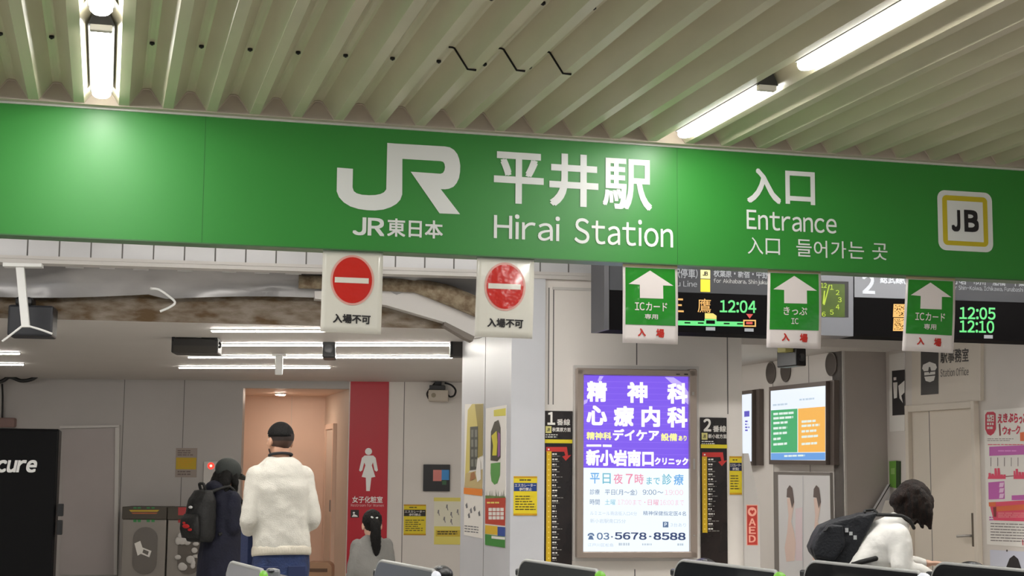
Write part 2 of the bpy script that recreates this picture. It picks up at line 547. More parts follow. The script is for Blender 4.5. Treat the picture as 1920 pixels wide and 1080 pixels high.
struct(mb.build('wall_screen', loc=SCREEN.o, rotz=SCREEN.a))
c = SCREEN.o
plan_prism('ceiling_corridor', [(4.2, c.y - 0.35), (7.3, c.y - 0.35), (7.3, 18.2), (4.2, 18.2)], 2.62, 2.7, INNER_CEIL)
plan_prism('wall_corridor_end', [(4.5, 18.2), (8, 18.2), (8, 18.35), (4.5, 18.35)], 0, 3.4, WHITE_PANEL)
plan_prism('wall_left', [(-5.6, 7.6), (-5.45, 7.6), (-5.45, 23), (-5.6, 23)], 0, 3.4, GREY_PANEL)

# ------------------------------------------------------------------ roof lamps
def roof_lamp(label, pfar, pnear):
    """a bare batten in a flute; px positions of its far and near ends"""
    z = Z_LOW + 0.012
    a = hit_z(*pfar, z)
    cx = xa + round((a.x - xa) / PER) * PER
    cx = cx if abs(cx - a.x) < 0.06 else a.x
    b = hit_z(*pnear, z)
    y1, y0 = a.y, b.y
    L = y1 - y0
    t = thing('fluorescent_lamp', label, 'lamp', (cx, (y0 + y1) / 2, z), 0, 'bare lamps in the roof flutes')
    h = L / 2
    LB_ = M('lamp_body_unlit', (44, 42, 38), 0.7)  # dark colour stands in for the unlit end face
    mb = MB(); sec = [(-0.052, 0.0), (0.052, 0.0), (0.027, 0.055), (-0.027, 0.055)]
    mb.prism(sec, -h, h - 0.03, LB_); mb.build('housing', t)
    mb = MB()
    out = [(-0.042, -h + 0.035), (0.042, -h + 0.035)] + [(0.042 * math.cos(a * math.pi / 12), h - 0.05 + 0.05 * math.sin(a * math.pi / 12)) for a in range(13)]
    n = len(out); inn = [(x * 0.8, y) for x, y in out]
    vs = [(x, y, 0.0) for x, y in out] + [(x, y, -0.016) for x, y in out] + [(x, y, -0.024) for x, y in inn]
    mb.add(vs, [(i, (i + 1) % n, n + (i + 1) % n, n + i) for i in range(n)] + [(n + i, n + (i + 1) % n, 2 * n + (i + 1) % n, 2 * n + i) for i in range(n)], TUBE)
    mb.add(vs[2 * n:], [tuple(range(n))], TUBE)
    mb.build('diffuser', t)
    mb = MB(); mb.box(-0.043, 0.043, -h - 0.001, -h + 0.035, -0.025, 0.0, M('lamp_end_cap', (205, 200, 188), 0.5)); mb.build('end_cap', t, 0.003)
    return t, L
t1, L1 = roof_lamp('lit roof lamp hanging in a flute above the blank left end of the green sign', (194, 176), (194, 46))
t2, L2 = roof_lamp('lit roof lamp above the first characters of the green entrance lettering', (1276, 250), (1452, 160))
roof_lamp('lit roof lamp at the upper right, cut by the top edge of the picture', (1505, 122), (1960, -105))
def copy_thing(root, loc, label, rotz=None, group=None):
    r = root.copy(); COL.objects.link(r); r.location = loc; r['label'] = label
    if rotz is not None:
        r.rotation_euler = (0, 0, rotz)
    if group:
        r['group'] = group
    for ch in list(root.children):
        c = ch.copy(); COL.objects.link(c); c.parent = r
        for g in ch.children:
            d = g.copy(); COL.objects.link(d); d.parent = c
    return r
for t, L, lab in ((t1, L1, 'lit roof lamp in the left flute, cut by the top edge of the picture'),):
    gap = 0.2
    copy_thing(t, (t.location.x, t.location.y - (L + gap), t.location.z), lab)

def batten(name, label, loc, length, mat, rotz=0.0, group=None, w=0.05):
    t = thing(name, label, 'lamp', loc, rotz, group)
    mb = MB(); mb.box(-length / 2, length / 2, -w / 2, w / 2, -0.012, 0.0, WHITE_PL); mb.build('housing', t)
    mb = MB(); mb.box(-length / 2 + 0.01, length / 2 - 0.01, -w / 2 + 0.006, w / 2 - 0.006, -0.022, -0.012, mat); mb.build('diffuser', t)
    return t
CZ = 3.32
first = None
spots_ = [(x, y) for y in (8.05, 9.1) for x in (-3.6, -1.6, 0.4, 2.4, 4.4, 6.2)]  # unseen lamps added to light the concourse
for x, y in spots_:
    if first is None:
        first = batten('fill_lamp', 'added fill lamp on the concourse ceiling, unseen above the green sign', (x, y, CZ), 1.5, CONC, 0, 'added unseen fill lamps behind the green sign', 0.16)
    else:
        copy_thing(first, (x, y, CZ), 'added fill lamp on the concourse ceiling, unseen above the green sign')
for y, lab in ((12.7, 'added fill lamp in the corridor, unseen behind the wall with the light box, nearer one'), (14.8, 'added fill lamp in the corridor, unseen behind the wall with the light box, farther one')):
    batten('corridor_fill_lamp', lab, (4.95, y, 2.62), 1.1, E_('corridor_fill', (255, 252, 246), 45), math.pi / 2, 'added unseen fill lamps behind the light box wall', 0.12)  # unseen, added to brighten the screen wall
labs = ['front full-length light strip on the left room ceiling, ending at the left no-entry poster',
        'second light strip on the left room ceiling, running past the black camera',
        'third light strip on the left room ceiling, just under the black box speaker',
        'rearmost light strip on the left room ceiling, behind the short white post',
        'front light strip on the ceiling above the black vending machine',
        'rear light strip on the ceiling above the black vending machine']
for lab, (pa, pb, yy) in zip(labs, ((395, 700, 617), (412, 850, 644), (352, 850, 667), (335, 620, 687), (-260, 38, 660), (-260, 45, 681))):
    a = hit_z(pa, yy, Z_IN); b = hit_z(pb, yy, Z_IN)
    m_ = (a + b) / 2
    batten('ceiling_strip_light', lab, (m_.x, m_.y, Z_IN), (b - a).length, STRIP, math.atan2(b.y - a.y, b.x - a.x), 'slim light strips on the left room ceiling', 0.034)
p = ALC.pt(526, 735, 0.9)
t = thing('downlight', 'small round downlight over the peach washroom passage', 'lamp', (p.x, p.y, Z_OP))
mb = MB(); mb.sweep([(0, 0, 0), (0, 0, -0.02)], 0.075, WHITE_PL, 20); mb.build('rim', t)
mb = MB(); mb.sweep([(0, 0, -0.019), (0, 0, -0.028)], 0.06, E_('downlight', (255, 234, 214), 230), 20); mb.build('lens', t)

# ------------------------------------------------------------------ the green sign
S = Fr(SIGN, 'station_sign', 'long green station name board with white lettering below the ribbed roof', 'sign', 960, 500)
sx0, sx1 = S.xz(-500, 400)[0], S.xz(2500, 400)[0]
zt = S.xz(960, 257)[1]; zb = S.xz(960, 481.5)[1]
mb = MB(); mb.box(sx0, sx1, 0, 0.12, zb, zt, SIGN_GREEN)
mb.build('board', S.root)
mb = MB(); mb.box(sx0, sx1, 0.12, 0.128, zb, zt + 0.02, M('sign_back_grey', (178, 176, 172), 0.5)); mb.build('back_panel', S.root)
mb = MB(); mb.box(sx0, sx1, -0.012, 0.125, zt, zt + 0.012, M('sign_trim', (205, 206, 196), 0.4)); mb.build('top_trim', S.root)
mb = MB(); mb.box(sx0, sx1, -0.004, 0.125, zb - 0.006, zb, M('sign_trim_dark', (70, 110, 70), 0.4)); mb.build('bottom_trim', S.root)
xs_ = S.xz(1270, 380)[0]
mb = MB(); mb.box(xs_ - 0.001, xs_ + 0.001, -0.0008, 0, zb, zt, M('sign_joint', (36, 100, 40), 0.5))
xs_ = S.xz(382, 340)[0]; mb.box(xs_ - 0.001, xs_ + 0.001, -0.0008, 0, zb, zt, MATS['sign_joint']); mb.build('board_joint', S.root)
OFF = 0.003
def sign_text(name, items, off=OFF, mat=None):
    mb = MB()
    for string, box, bold in items:
        S.text(mb, string, box, off, mat or SIGN_WHITE, bold)
    return mb.build(name, S.root)
sign_text('station_name_lettering', [('平', (926, 286, 1019.5, 382), 0.022), ('井', (1030, 289, 1122, 388), 0.022), ('駅', (1130, 298, 1222.6, 393), 0.016)])
sign_text('romanized_lettering', [('Hirai', (926, 403, 1049.8, 450), 0.006)])
sign_text('romanized_lettering', [('Station', (1077, 410.5, 1262, 460.5), 0.006)])
sign_text('company_lettering', [('JR', (661, 408, 721, 442), 0.025), ('東日本', (726, 411.5, 830.5, 445.5), 0.02)])
sign_text('entrance_lettering', [('入', (1400.4, 316, 1464, 381.5), 0.02), ('口', (1472.6, 321.5, 1528, 383.5), 0.02)])
sign_text('english_entrance_lettering', [('Entrance', (1400, 397.5, 1568.5, 434), 0.008)])
sign_text('chinese_entrance_lettering', [('入', (1401.9, 445, 1430.9, 476.5), 0), ('口', (1435.6, 447.5, 1462.4, 477.5), 0.004)])
sign_text('korean_entrance_lettering', [('들', (1493, 449, 1522, 481), 0.004), ('어', (1526, 451, 1551, 483), 0.004), ('가', (1558, 452, 1586.5, 484), 0.004), ('는', (1591, 453.7, 1620, 485), 0.004), ('곳', (1635.6, 456.5, 1664, 487.4), 0.004)])
# emblem: two joined capitals with round bends
def arc(cx, cy, rx, ry, a0, a1, n=10):
    return [(cx + rx * math.cos(math.radians(a0 + (a1 - a0) * i / n)), cy + ry * math.sin(math.radians(a0 + (a1 - a0) * i / n))) for i in range(n + 1)]
logo_j = [(62, 330), (215, 342), (211, 520)] + [(222, 556), (250, 578), (300, 592), (370, 597), (430, 595), (480, 585), (515, 568), (536, 540)] + \
         [(546, 92), (692, 104), (692, 245), (690, 590), (672, 640), (635, 680), (580, 712), (510, 735), (430, 744), (350, 741), (270, 730), (190, 705), (125, 665), (80, 615), (58, 560)]
logo_r = [(600, 97), (1100, 126), (1150, 135), (1190, 160), (1222, 200), (1240, 250), (1250, 310), (1248, 370), (1238, 430), (1215, 480), (1185, 515), (1140, 535), (1100, 540), (1062, 538),
          (1248, 780), (1050, 772), (772, 370), (1060, 390), (1085, 380), (1098, 355), (1103, 325), (1098, 295), (1085, 275), (1060, 268), (640, 243)]
cv = lambda p: (620 + p[0] / 5.144, 250 + p[1] / 5.144)
mb = MB()
S.face(mb, [cv(p) for p in logo_j], OFF, SIGN_WHITE)
S.face(mb, [cv(p) for p in logo_r], OFF + 0.0004, SIGN_WHITE)
mb.build('company_emblem', S.root)
# line badge
def rrect(x0, y0, x1, y1, r, n=6):
    p = []
    for cx, cy, a in ((x1 - r, y1 - r, 0), (x0 + r, y1 - r, 90), (x0 + r, y0 + r, 180), (x1 - r, y0 + r, 270)):
        p += [(cx + r * math.cos(math.radians(a + 90 * i / n)), cy + r * math.sin(math.radians(a + 90 * i / n))) for i in range(n + 1)]
    return p
mb = MB()
def rr(box, r_px, off, mat):
    X0, X1, Z0, Z1 = S.rect(box, off)
    r = r_px * (X1 - X0) / (box[2] - box[0])
    pts = rrect(X0, Z0, X1, Z1, max(r, 0.0005))
    mb.add([(x, -off, z) for x, z in pts], [tuple(range(len(pts)))], mat)
rr((1758.5, 359, 1861, 471), 14, 0.003, SIGN_WHITE)
rr((1767.5, 368, 1852, 461), 8, 0.0045, M('line_yellow', (214, 192, 40), 0.4))
rr((1776.5, 377.5, 1843.5, 452.5), 0.5, 0.006, SIGN_WHITE)
badge = mb.build('line_badge', S.root)
mb = MB()
BLK = M('print_black', (38, 34, 36), 0.5)
S.text(mb, 'J', (1784, 393.5, 1800.5, 434), 0.0075, BLK, 0.045)
S.text(mb, 'B', (1808, 394, 1835, 435), 0.0075, BLK, 0.045)
mb.build('line_code_lettering', badge)

# ------------------------------------------------------------------ hanging notices under the sign
HANG = SIGN.shifted(-0.02)
class Sheet:
    """paper sheet with four measured corners (tl, tr, br, bl) hanging under the sign"""
    def __init__(s, name, label, group, corners, off=0.0, bow=0.02):
        s.c = corners; s.off = off; s.bow = bow
        cx = (corners[0][0] + corners[1][0]) / 2; cy = (corners[0][1] + corners[1][1]) / 2
        s.fr = Fr(HANG, name, label, 'notice', cx, cy, group)
    def px(s, a, b):
        tl, tr, br, bl = s.c
        x = tl[0] * (1 - a) * (1 - b) + tr[0] * a * (1 - b) + br[0] * a * b + bl[0] * (1 - a) * b
        y = tl[1] * (1 - a) * (1 - b) + tr[1] * a * (1 - b) + br[1] * a * b + bl[1] * (1 - a) * b
        return x, y
    def pt(s, a, b, off):
        x, z = s.fr.xz(*s.px(a, b), off)
        return (x, -off - s.bow * math.sin(b * 2.2) * 0.5 + 0.006 * math.sin(a * 5 + b * 3) * b, z)
    def rect(s, mb, a0, b0, a1, b1, off, mat, n=10):
        vs = []; fs = []
        for j in range(n + 1):
            for i in range(n + 1):
                vs.append(s.pt(a0 + (a1 - a0) * i / n, b0 + (b1 - b0) * j / n, off))
        for j in range(n):
            for i in range(n):
                k = j * (n + 1) + i
                fs.append((k, k + n + 1, k + n + 2, k + 1))
        mb.add(vs, fs, mat, True)
    def poly(s, mb, pts, off, mat):
        V = [s.pt(a, b, off) for a, b in pts]
        mb.add(V, [tuple(range(len(V) - 1, -1, -1))], mat)
    def oval(s, mb, ca, cb, ra, rb, off, mat, n=40):
        rings = [0.0001, 0.35, 0.7, 1.0]; V = []
        for q in rings:
            V += [s.pt(ca + ra * q * math.cos(2 * math.pi * k / n), cb + rb * q * math.sin(2 * math.pi * k / n), off) for k in range(n)]
        fs = [(r * n + k, (r + 1) * n + k, (r + 1) * n + (k + 1) % n, r * n + (k + 1) % n) for r in range(3) for k in range(n)]
        fs = [f[::-1] for f in fs]
        mb.add(V, fs, mat, True)
    def text(s, mb, string, a0, b0, a1, b1, off, mat, bold=0.0):
        V, Fc = lay_text(string, bold)
        mb.add([s.pt(a0 + p[0] * (a1 - a0), b1 + p[1] * (b0 - b1), off + p[2]) for p in V], Fc, mat)
    def sheet(s, mat):
        mb = MB(); s.rect(mb, 0, 0, 1, 1, 0.0, mat, 12)
        o = mb.build('paper', s.fr.root)
        m_ = o.modifiers.new('thick', 'SOLIDIFY'); m_.thickness = 0.0012; m_.offset = -1
        return o

LAMINATE = M('laminated_white', (240, 235, 224), 0.22, coat=0.6, bump=0.12, bscale=14)
NO_RED = M('no_entry_red', (214, 40, 32), 0.2, coat=0.7, bump=0.25, bscale=16)
NO_PINK = M('no_entry_rim', (240, 176, 166), 0.3)
def no_entry(label, corners, circ, rim, bar, txt):
    sh = Sheet('no_entry_notice', label, 'no-entry notices under the sign', corners)
    r = sh.fr.root
    sh.sheet(LAMINATE)
    mb = MB(); sh.oval(mb, *rim, 0.002, NO_PINK); sh.oval(mb, *circ, 0.0035, NO_RED); sh.rect(mb, *bar, 0.005, LAMINATE)
    mb.build('no_entry_symbol', r)
    mb = MB(); sh.text(mb, '入場不可', *txt, 0.003, BLK, 0.03); mb.build('lettering', r)
no_entry('no-entry notice hanging under the company emblem, left of the pair', [(605.8, 466), (718.3, 471), (714, 627.5), (600, 622.5)],
         (0.5, 0.365, 0.325, 0.277), (0.5, 0.365, 0.36, 0.302), (0.21, 0.335, 0.77, 0.40), (0.2, 0.775, 0.82, 0.885))
no_entry('no-entry notice hanging under the large station name, right of the pair', [(894.5, 479), (1001.5, 484), (998, 635.5), (889, 631.5)],
         (0.5, 0.37, 0.32, 0.275), (0.5, 0.37, 0.355, 0.30), (0.21, 0.335, 0.77, 0.40), (0.21, 0.765, 0.83, 0.875))
PASS_GREEN = M('pass_green', (36, 142, 38), 0.2, coat=0.7, bump=0.35, bscale=13)
PASS_WHITE = M('pass_white', (242, 231, 229), 0.22, coat=0.6, bump=0.12, bscale=14)
PRINT_RED = M('print_red', (206, 50, 40), 0.5)
TAPE = M('tan_tape', (196, 180, 140), 0.4)
def pass_notice(label, corners, line1, line2):
    sh = Sheet('entry_notice', label, 'green arrow notices under the sign', corners)
    r = sh.fr.root
    sh.sheet(PASS_WHITE)
    mb = MB(); sh.rect(mb, 0.05, 0.04, 0.955, 0.765, 0.002, PASS_GREEN, 14); mb.build('green_field', r)
    mb = MB(); sh.poly(mb, [(0.5, 0.07), (0.92, 0.255), (0.73, 0.255), (0.73, 0.425), (0.31, 0.425), (0.31, 0.255), (0.11, 0.25)], 0.0045, PASS_WHITE); mb.build('arrow', r)
    mb = MB(); sh.text(mb, line1[0], *line1[1], 0.004, PASS_WHITE, 0.012); sh.text(mb, line2[0], *line2[1], 0.004, PASS_WHITE, 0.012); mb.build('lettering', r)
    mb = MB(); sh.text(mb, '入', 0.27, 0.81, 0.41, 0.91, 0.003, PRINT_RED, 0.035); mb.build('red_lettering', r); mb = MB(); sh.text(mb, '場', 0.6, 0.81, 0.75, 0.92, 0.003, PRINT_RED, 0.035); mb.build('red_lettering', r)
    mb = MB(); sh.rect(mb, 0.0, -0.004, 1.0, 0.03, 0.003, TAPE, 4); mb.build('tape', r)
pass_notice('IC card notice with green arrow, hanging over the purple light box', [(1167.5, 495), (1270, 499), (1270.5, 646), (1166.5, 643)],
            ('ICカード', (0.22, 0.475, 0.8, 0.585)), ('専用', (0.39, 0.625, 0.63, 0.69)))
pass_notice('paper ticket and IC notice with green arrow, hanging in front of the clock', [(1439.5, 505.5), (1539, 508.5), (1538.5, 654.5), (1436, 652)],
            ('きっぷ', (0.3, 0.47, 0.73, 0.575)), ('IC', (0.44, 0.615, 0.57, 0.69)))
pass_notice('IC card notice with green arrow, hanging above the station office sign', [(1699, 518), (1791, 522), (1787, 662.5), (1690, 658)],
            ('ICカード', (0.22, 0.475, 0.8, 0.585)), ('専用', (0.39, 0.625, 0.63, 0.70)))
# ------------------------------------------------------------------ departure boards
BOARD_GREY = M('board_grey', (60, 61, 64), 0.6, spec=0.1, var=0.08, scale=2)
BOARD_GREY2 = M('board_grey_light', (124, 126, 132), 0.6, spec=0.1, var=0.05, scale=2)
BOARD_BLACK = M('board_black', (9, 8, 9), 0.7, spec=0.04)
LEDG = E_('led_green', (96, 232, 128), 1.0); LEDA = E_('led_amber', (255, 190, 96), 1.0); LEDR = E_('led_red', (226, 70, 60), 1.0); LEDY = E_('led_yellow', (250, 226, 110), 1.0)
LIT_W = E_('lit_white', (236, 238, 242), 1.0); DIM_W = E_('dim_white', (168, 170, 172), 0.9)
def bq(x0, y0, x1, y1, s=0.0335):   # sloped rectangle on the board plane
    w = x1 - x0
    return [(x0, y0), (x1, y0 + s * w), (x1, y1 + s * w), (x0, y1)]
Fb = Fr(BOARD, 'departure_board', 'departure board for line 1 showing 12:04 in green LED figures', 'display', 1290, 620)
mb = MB(); Fb.poly(mb, bq(1135, 430, 1478, 618), 0, -0.28, BOARD_BLACK); Fb.poly(mb, bq(1133, 430, 1142, 618), 0.006, -0.28, M('board_edge', (62, 62, 66), 0.4)); mb.build('cabinet', Fb.root)
mb = MB(); Fb.face(mb, bq(1143, 430, 1477, 543.5), 0.002, BOARD_GREY); mb.build('header_panel', Fb.root)
hd = Fb.root.children[-1]
mb = MB()
Fb.text(mb, '各駅停車)', (1247, 503, 1308, 521.5), 0.004, DIM_W, 0.012, slope=0.033)
Fb.text(mb, 'Sobu Line', (1243, 526, 1307, 537), 0.004, DIM_W, 0.0, slope=0.033)
mb.build('lettering', Fb.root); mb = MB(); Fb.text(mb, '秋葉原・新宿・中野・三鷹', (1338, 506, 1474, 521.5), 0.004, DIM_W, 0.02, slope=0.033)
Fb.text(mb, 'for Akihabara, Shinjuku, Nakano', (1338, 524, 1474, 534.5), 0.004, M('dull_print', (150, 150, 150), 0.5), 0.0, slope=0.033)
mb.build('lettering', Fb.root)
mb = MB(); Fb.face(mb, bq(1313.5, 504, 1331.5, 522), 0.0035, M('badge_cream', (214, 206, 130), 0.5)); Fb.face(mb, bq(1313.5, 523.5, 1331.5, 547), 0.0035, M('badge_yellow', (206, 182, 20), 0.5)); bd = mb.build('line_badge', Fb.root)
mb = MB(); Fb.text(mb, 'JB', (1317.5, 509, 1327.5, 517), 0.005, BLK, 0.03, slope=0.033); mb.build('line_code_lettering', bd)
mb = MB()
Fb.text(mb, '三', (1258, 559.5, 1282, 585), 0.004, LEDA, 0.012, slope=0.033); Fb.text(mb, '鷹', (1308, 560, 1333, 586), 0.004, LEDA, 0.0, slope=0.033)
mb.build('destination_lettering', Fb.root)
mb = MB(); Fb.text(mb, '12:04', (1349.5, 563, 1418, 586.5), 0.004, LEDG, 0.02, slope=0.02); mb.build('time_lettering', Fb.root)
mb = MB()
Fb.face(mb, bq(1200, 599.5, 1396, 608.5, 0.02), 0.003, LEDG)
for x in (1283.5, 1308.5, 1357, 1382):
    Fb.face(mb, bq(x, 602.5 + 0.02 * (x - 1200) - 0.3, x + 11, 605 + 0.02 * (x - 1200) - 0.3, 0.02), 0.004, BOARD_BLACK)
Fb.face(mb, bq(1321, 598, 1343.5, 609.5, 0.02), 0.004, LEDG); Fb.face(mb, bq(1324, 600.5, 1340.5, 607, 0.02), 0.005, BOARD_BLACK)
Fb.face(mb, [(1321.5, 597.5), (1321.5, 587), (1337, 587.5), (1343.5, 592), (1343.5, 598.3)], 0.0045, LEDY)
Fb.face(mb, bq(1393.5, 599.5, 1417.5, 612.5, 0.01), 0.005, LEDA); Fb.face(mb, bq(1396, 602, 1415, 610, 0.01), 0.006, BOARD_BLACK); Fb.face(mb, bq(1399, 603.5, 1411, 607.8, 0.01), 0.007, LEDR)
Fb.face(mb, [(1399, 588.5), (1412, 589), (1405.5, 597.5)], 0.005, LEDR)
mb.build('train_position_diagram', Fb.root)
mb = MB(); Fb.face(mb, bq(1323.5, 613, 1341, 619.5, 0.02), 0.004, DIM_W); Fb.face(mb, bq(1396, 615.5, 1413, 621.5, 0.02), 0.004, DIM_W); mb.build('stickers', Fb.root)
# clock
Fc_ = Fr(BOARD, 'station_clock', 'grey panel clock with yellow-green figures between the two departure boards', 'clock', 1560, 630)
mb = MB(); Fc_.poly(mb, bq(1482, 430, 1600, 626.5), 0.012, -0.24, M('clock_grey', (100, 102, 108), 0.35, var=0.05, scale=2)); mb.build('cabinet', Fc_.root)
CLK = M('clock_face_green', (66, 86, 16), 0.25, emit=0.0, rgb2=(40, 56, 12), scale=3)
mb = MB(); Fc_.face(mb, bq(1491, 525, 1591, 592, 0.03), 0.014, DARK); Fc_.face(mb, bq(1491, 530, 1584, 592, 0.03), 0.015, CLK); mb.build('dial', Fc_.root)
CLKY = E_('clock_yellow', (206, 232, 40), 0.8)
mb = MB()
for h in range(1, 13):
    a = math.radians(h * 30 - 90)
    cx, cy = 1544.5 + 30 * math.cos(a), 562 + 27 * math.sin(a)
    w = 5.5 if h > 9 else 3.4
    Fc_.text(mb, str(h), (cx - w, cy - 4.6, cx + w, cy + 4.6), 0.017, CLKY, 0.01)
mb.build('clock_numerals', Fc_.root)
hw = lambda x0, y0, x1, y1, w: [(x0 - w, y0), (x1 - w * 0.7, y1), (x1 + w * 0.7, y1), (x0 + w, y0)]
mb = MB(); Fc_.face(mb, hw(1545, 572, 1555, 534, 1.3), 0.019, CLKY); mb.build('minute_hand', Fc_.root)
mb = MB(); Fc_.face(mb, hw(1544, 570, 1546, 545, 1.7), 0.018, CLKY); mb.build('hour_hand', Fc_.root)
# board 2
Fb = Fr(BOARD, 'departure_board', 'departure board for line 2 showing 12:05 and 12:10 in green LED figures', 'display', 1780, 636)
mb = MB(); Fb.poly(mb, bq(1601.5, 430, 1985, 629), 0.004, -0.28, BOARD_BLACK); mb.build('cabinet', Fb.root)
mb = MB(); Fb.face(mb, bq(1602, 430, 1700, 557), 0.006, BOARD_GREY2); Fb.face(mb, bq(1700, 433.3, 1985, 560), 0.006, BOARD_GREY); mb.build('header_panel', Fb.root)
mb = MB()
Fb.text(mb, '2', (1616.5, 513.5, 1640.5, 551), 0.008, LIT_W, 0.025)
mb.build('line_number', Fb.root); mb = MB(); Fb.text(mb, '総武線(各駅停車)', (1650, 515, 1762, 533.5), 0.008, LIT_W, 0.03, slope=0.033)
mb.build('lettering', Fb.root); mb = MB(); Fb.text(mb, '新小岩・市川・船橋・千葉方面', (1776, 520.5, 1946, 535.5), 0.008, DIM_W, 0.02, slope=0.033)
Fb.text(mb, 'for Shin-Koiwa, Ichikawa, Funabashi & Chiba', (1782, 537, 1948, 546.5), 0.008, DIM_W, 0.0, slope=0.033)
mb.build('lettering', Fb.root)
mb = MB()
for y in (570, 596):
    Fb.face(mb, [(1675.5, y), (1720, y + 0.5), (1719, y + 25), (1674.2, y + 24.5)], 0.006, LEDA)
    rnd = random.Random(int(y))
    for i in range(42):
        x = rnd.uniform(1677, 1697); yy = y + rnd.uniform(2, 22)
        Fb.face(mb, [(x, yy), (x + rnd.uniform(1, 2.2), yy), (x + 1.5, yy + 1.6), (x, yy + 1.5)], 0.007, BOARD_BLACK)
mb.build('destination_panel', Fb.root)
mb = MB(); Fb.text(mb, '12:05', (1799, 576, 1866.5, 599), 0.006, LEDG, 0.02, slope=0.02); Fb.text(mb, '12:10', (1799, 601, 1864, 624), 0.006, LEDG, 0.02, slope=0.02); mb.build('time_lettering', Fb.root)
mb = MB(); Fb.face(mb, bq(1845, 628, 1861.5, 634.5, 0.02), 0.006, DIM_W); mb.build('sticker', Fb.root)

# ------------------------------------------------------------------ things on the left room walls and ceiling
RED_M = M('washroom_red', (184, 20, 42), 0.4)
Fw = Fr(BACK, 'washroom_sign', 'tall red wall panel with a white woman figure beside the washroom passage', 'sign', 690, 1060)
mb = MB(); Fw.poly(mb, [(657.5, 712.5), (729.5, 712.5), (724, 1075), (649, 1075)], 0.012, 0, RED_M); mb.build('panel', Fw.root)
mb = MB()
Fw.oval(mb, 691, 846.5, 6.5, 6.5, 0.014, SIGN_WHITE)
q = lambda p: (640 + p[0] / 2.7, 680 + p[1] / 2.7)
Fw.face(mb, [q(p) for p in [(118, 470), (162, 470), (174, 482), (185, 545), (178, 552), (168, 545), (160, 505), (154, 520), (172, 578), (152, 582), (144, 650), (126, 650), (124, 582), (103, 578), (122, 520), (116, 505), (106, 545), (96, 552), (90, 545), (104, 482)]], 0.014, SIGN_WHITE)
mb.build('woman_figure', Fw.root)
mb = MB(); Fw.text(mb, '女子化粧室', (660.5, 930.5, 717.5, 943), 0.014, SIGN_WHITE, 0.015); Fw.text(mb, 'Restroom for Women', (658, 944.5, 719.5, 950), 0.014, M('pale_pink', (232, 190, 190), 0.5), 0.0); mb.build('lettering', Fw.root)
mb = MB(); Fw.face(mb, [(657.5, 956), (673, 956), (673, 970.5), (657.5, 970.5)], 0.014, BLK)
Fw.oval(mb, 663.5, 961.5, 2, 2, 0.0155, SIGN_WHITE, 12); Fw.face(mb, [(659.5, 969), (663, 963.5), (669.5, 966.5), (671, 969)], 0.0155, SIGN_WHITE); mb.build('pictogram', Fw.root)

# vending machine
VEN = Pl.at(60, 12.5, 0)
Fv = Fr(VEN, 'vending_machine', 'black vending machine with white lettering at the left edge', 'vending machine', 20, 803)
zt_ = Fv.z0
Fv.root.location.z = 0; Fv.z0 = 0
xr = Fv.xz(109, 860)[0]; xl = xr - 1.2
VBLK = M('vending_black', (12, 12, 14), 0.6, spec=0.15)
mb = MB(); mb.box(xl, xr, 0.03, 0.75, 0.05, zt_, VBLK); mb.build('cabinet', Fv.root, 0.012)
mb = MB(); mb.box(xl + 0.01, xr - 0.012, 0, 0.03, 0.2, zt_ - 0.015, VBLK); mb.build('front_panel', Fv.root, 0.008)
mb = MB(); mb.box(xl + 0.05, xr - 0.05, 0.06, 0.7, 0, 0.06, DARK); mb.build('plinth', Fv.root)
mb = MB(); Fv.text(mb, 'acure', (-25, 862.5, 69, 886), 0.004, SIGN_WHITE, 0.035, slope=0.0, skew=-0.2); mb.build('lettering', Fv.root)
mb = MB(); Fv.box(mb, (107, 945, 119, 968), 0.02, -0.1, BLACK_PL); Fv.box(mb, (106, 976, 117, 1003), 0.02, -0.1, BLACK_PL); mb.build('coin_unit', Fv.root, 0.006)
# small things around the machine
Fx = Fr(BACK, 'door_1', 'plain grey service door behind the vending machine', 'door', 165, 1075)
mb = MB(); Fx.poly(mb, [(118, 804), (216, 802), (213, 1078), (112, 1078)], 0.015, 0, M('grey_door', (170, 162, 160), 0.45, var=0.04, scale=2)); mb.build('door_leaf', Fx.root)
mb = MB(); Fx.poly(mb, [(216, 802), (224, 800.5), (219, 1078), (213, 1078)], 0.04, 0, WHITE_PANEL); Fx.poly(mb, [(112, 798.5), (224, 797), (224, 801), (112, 803.5)], 0.04, 0, WHITE_PANEL); mb.build('door_frame', Fx.root)
Fx.root['kind'] = 'structure'
# recycling boxes
def bin_box(label, x0, x1, top, dark):
    f = Fr(BACK, 'recycling_box', label, 'recycling box', (x0 + x1) / 2, 1078, 'recycling boxes by the back wall', off=0.45)
    f.root.location.z = 0; f.z0 = 0
    X0 = f.xz(x0, 1000)[0]; X1 = f.xz(x1, 1000)[0]; zt = f.xz(x0, top)[1]
    zm = f.xz(x0, top + 23)[1]
    BINM = M('bin_steel', (150, 144, 138), 0.4, metal=0.3, var=0.06, scale=4)
    mb = MB(); mb.box(X0, X1, 0, 0.44, 0, zm, BINM); mb.build('cabinet', f.root, 0.01)
    mb = MB(); mb.box(X0 - 0.005, X1 + 0.005, -0.02, 0.44, zm, zt, M('bin_header', (74, 68, 60), 0.5)); mb.build('header', f.root, 0.006)
    cx = (X0 + X1) / 2 + 0.02; w = (X1 - X0) * 0.36
    z0 = f.xz(x0, 1076)[1]; z1 = f.xz(x0, top + 38)[1]
    pts = rrect(cx - w / 1.3, z0, cx + w / 1.3, z1, w / 1.4)
    mb = MB(); mb.prism(pts, -0.012, 0.0, M('bin_window', (104, 98, 92), 0.2, coat=0.5)); mb.build('window', f.root)
    return f, cx
f, cx = bin_box('recycling box with a green and yellow striped header, nearest the grey door', 229, 311, 950, 0)
mb = MB()
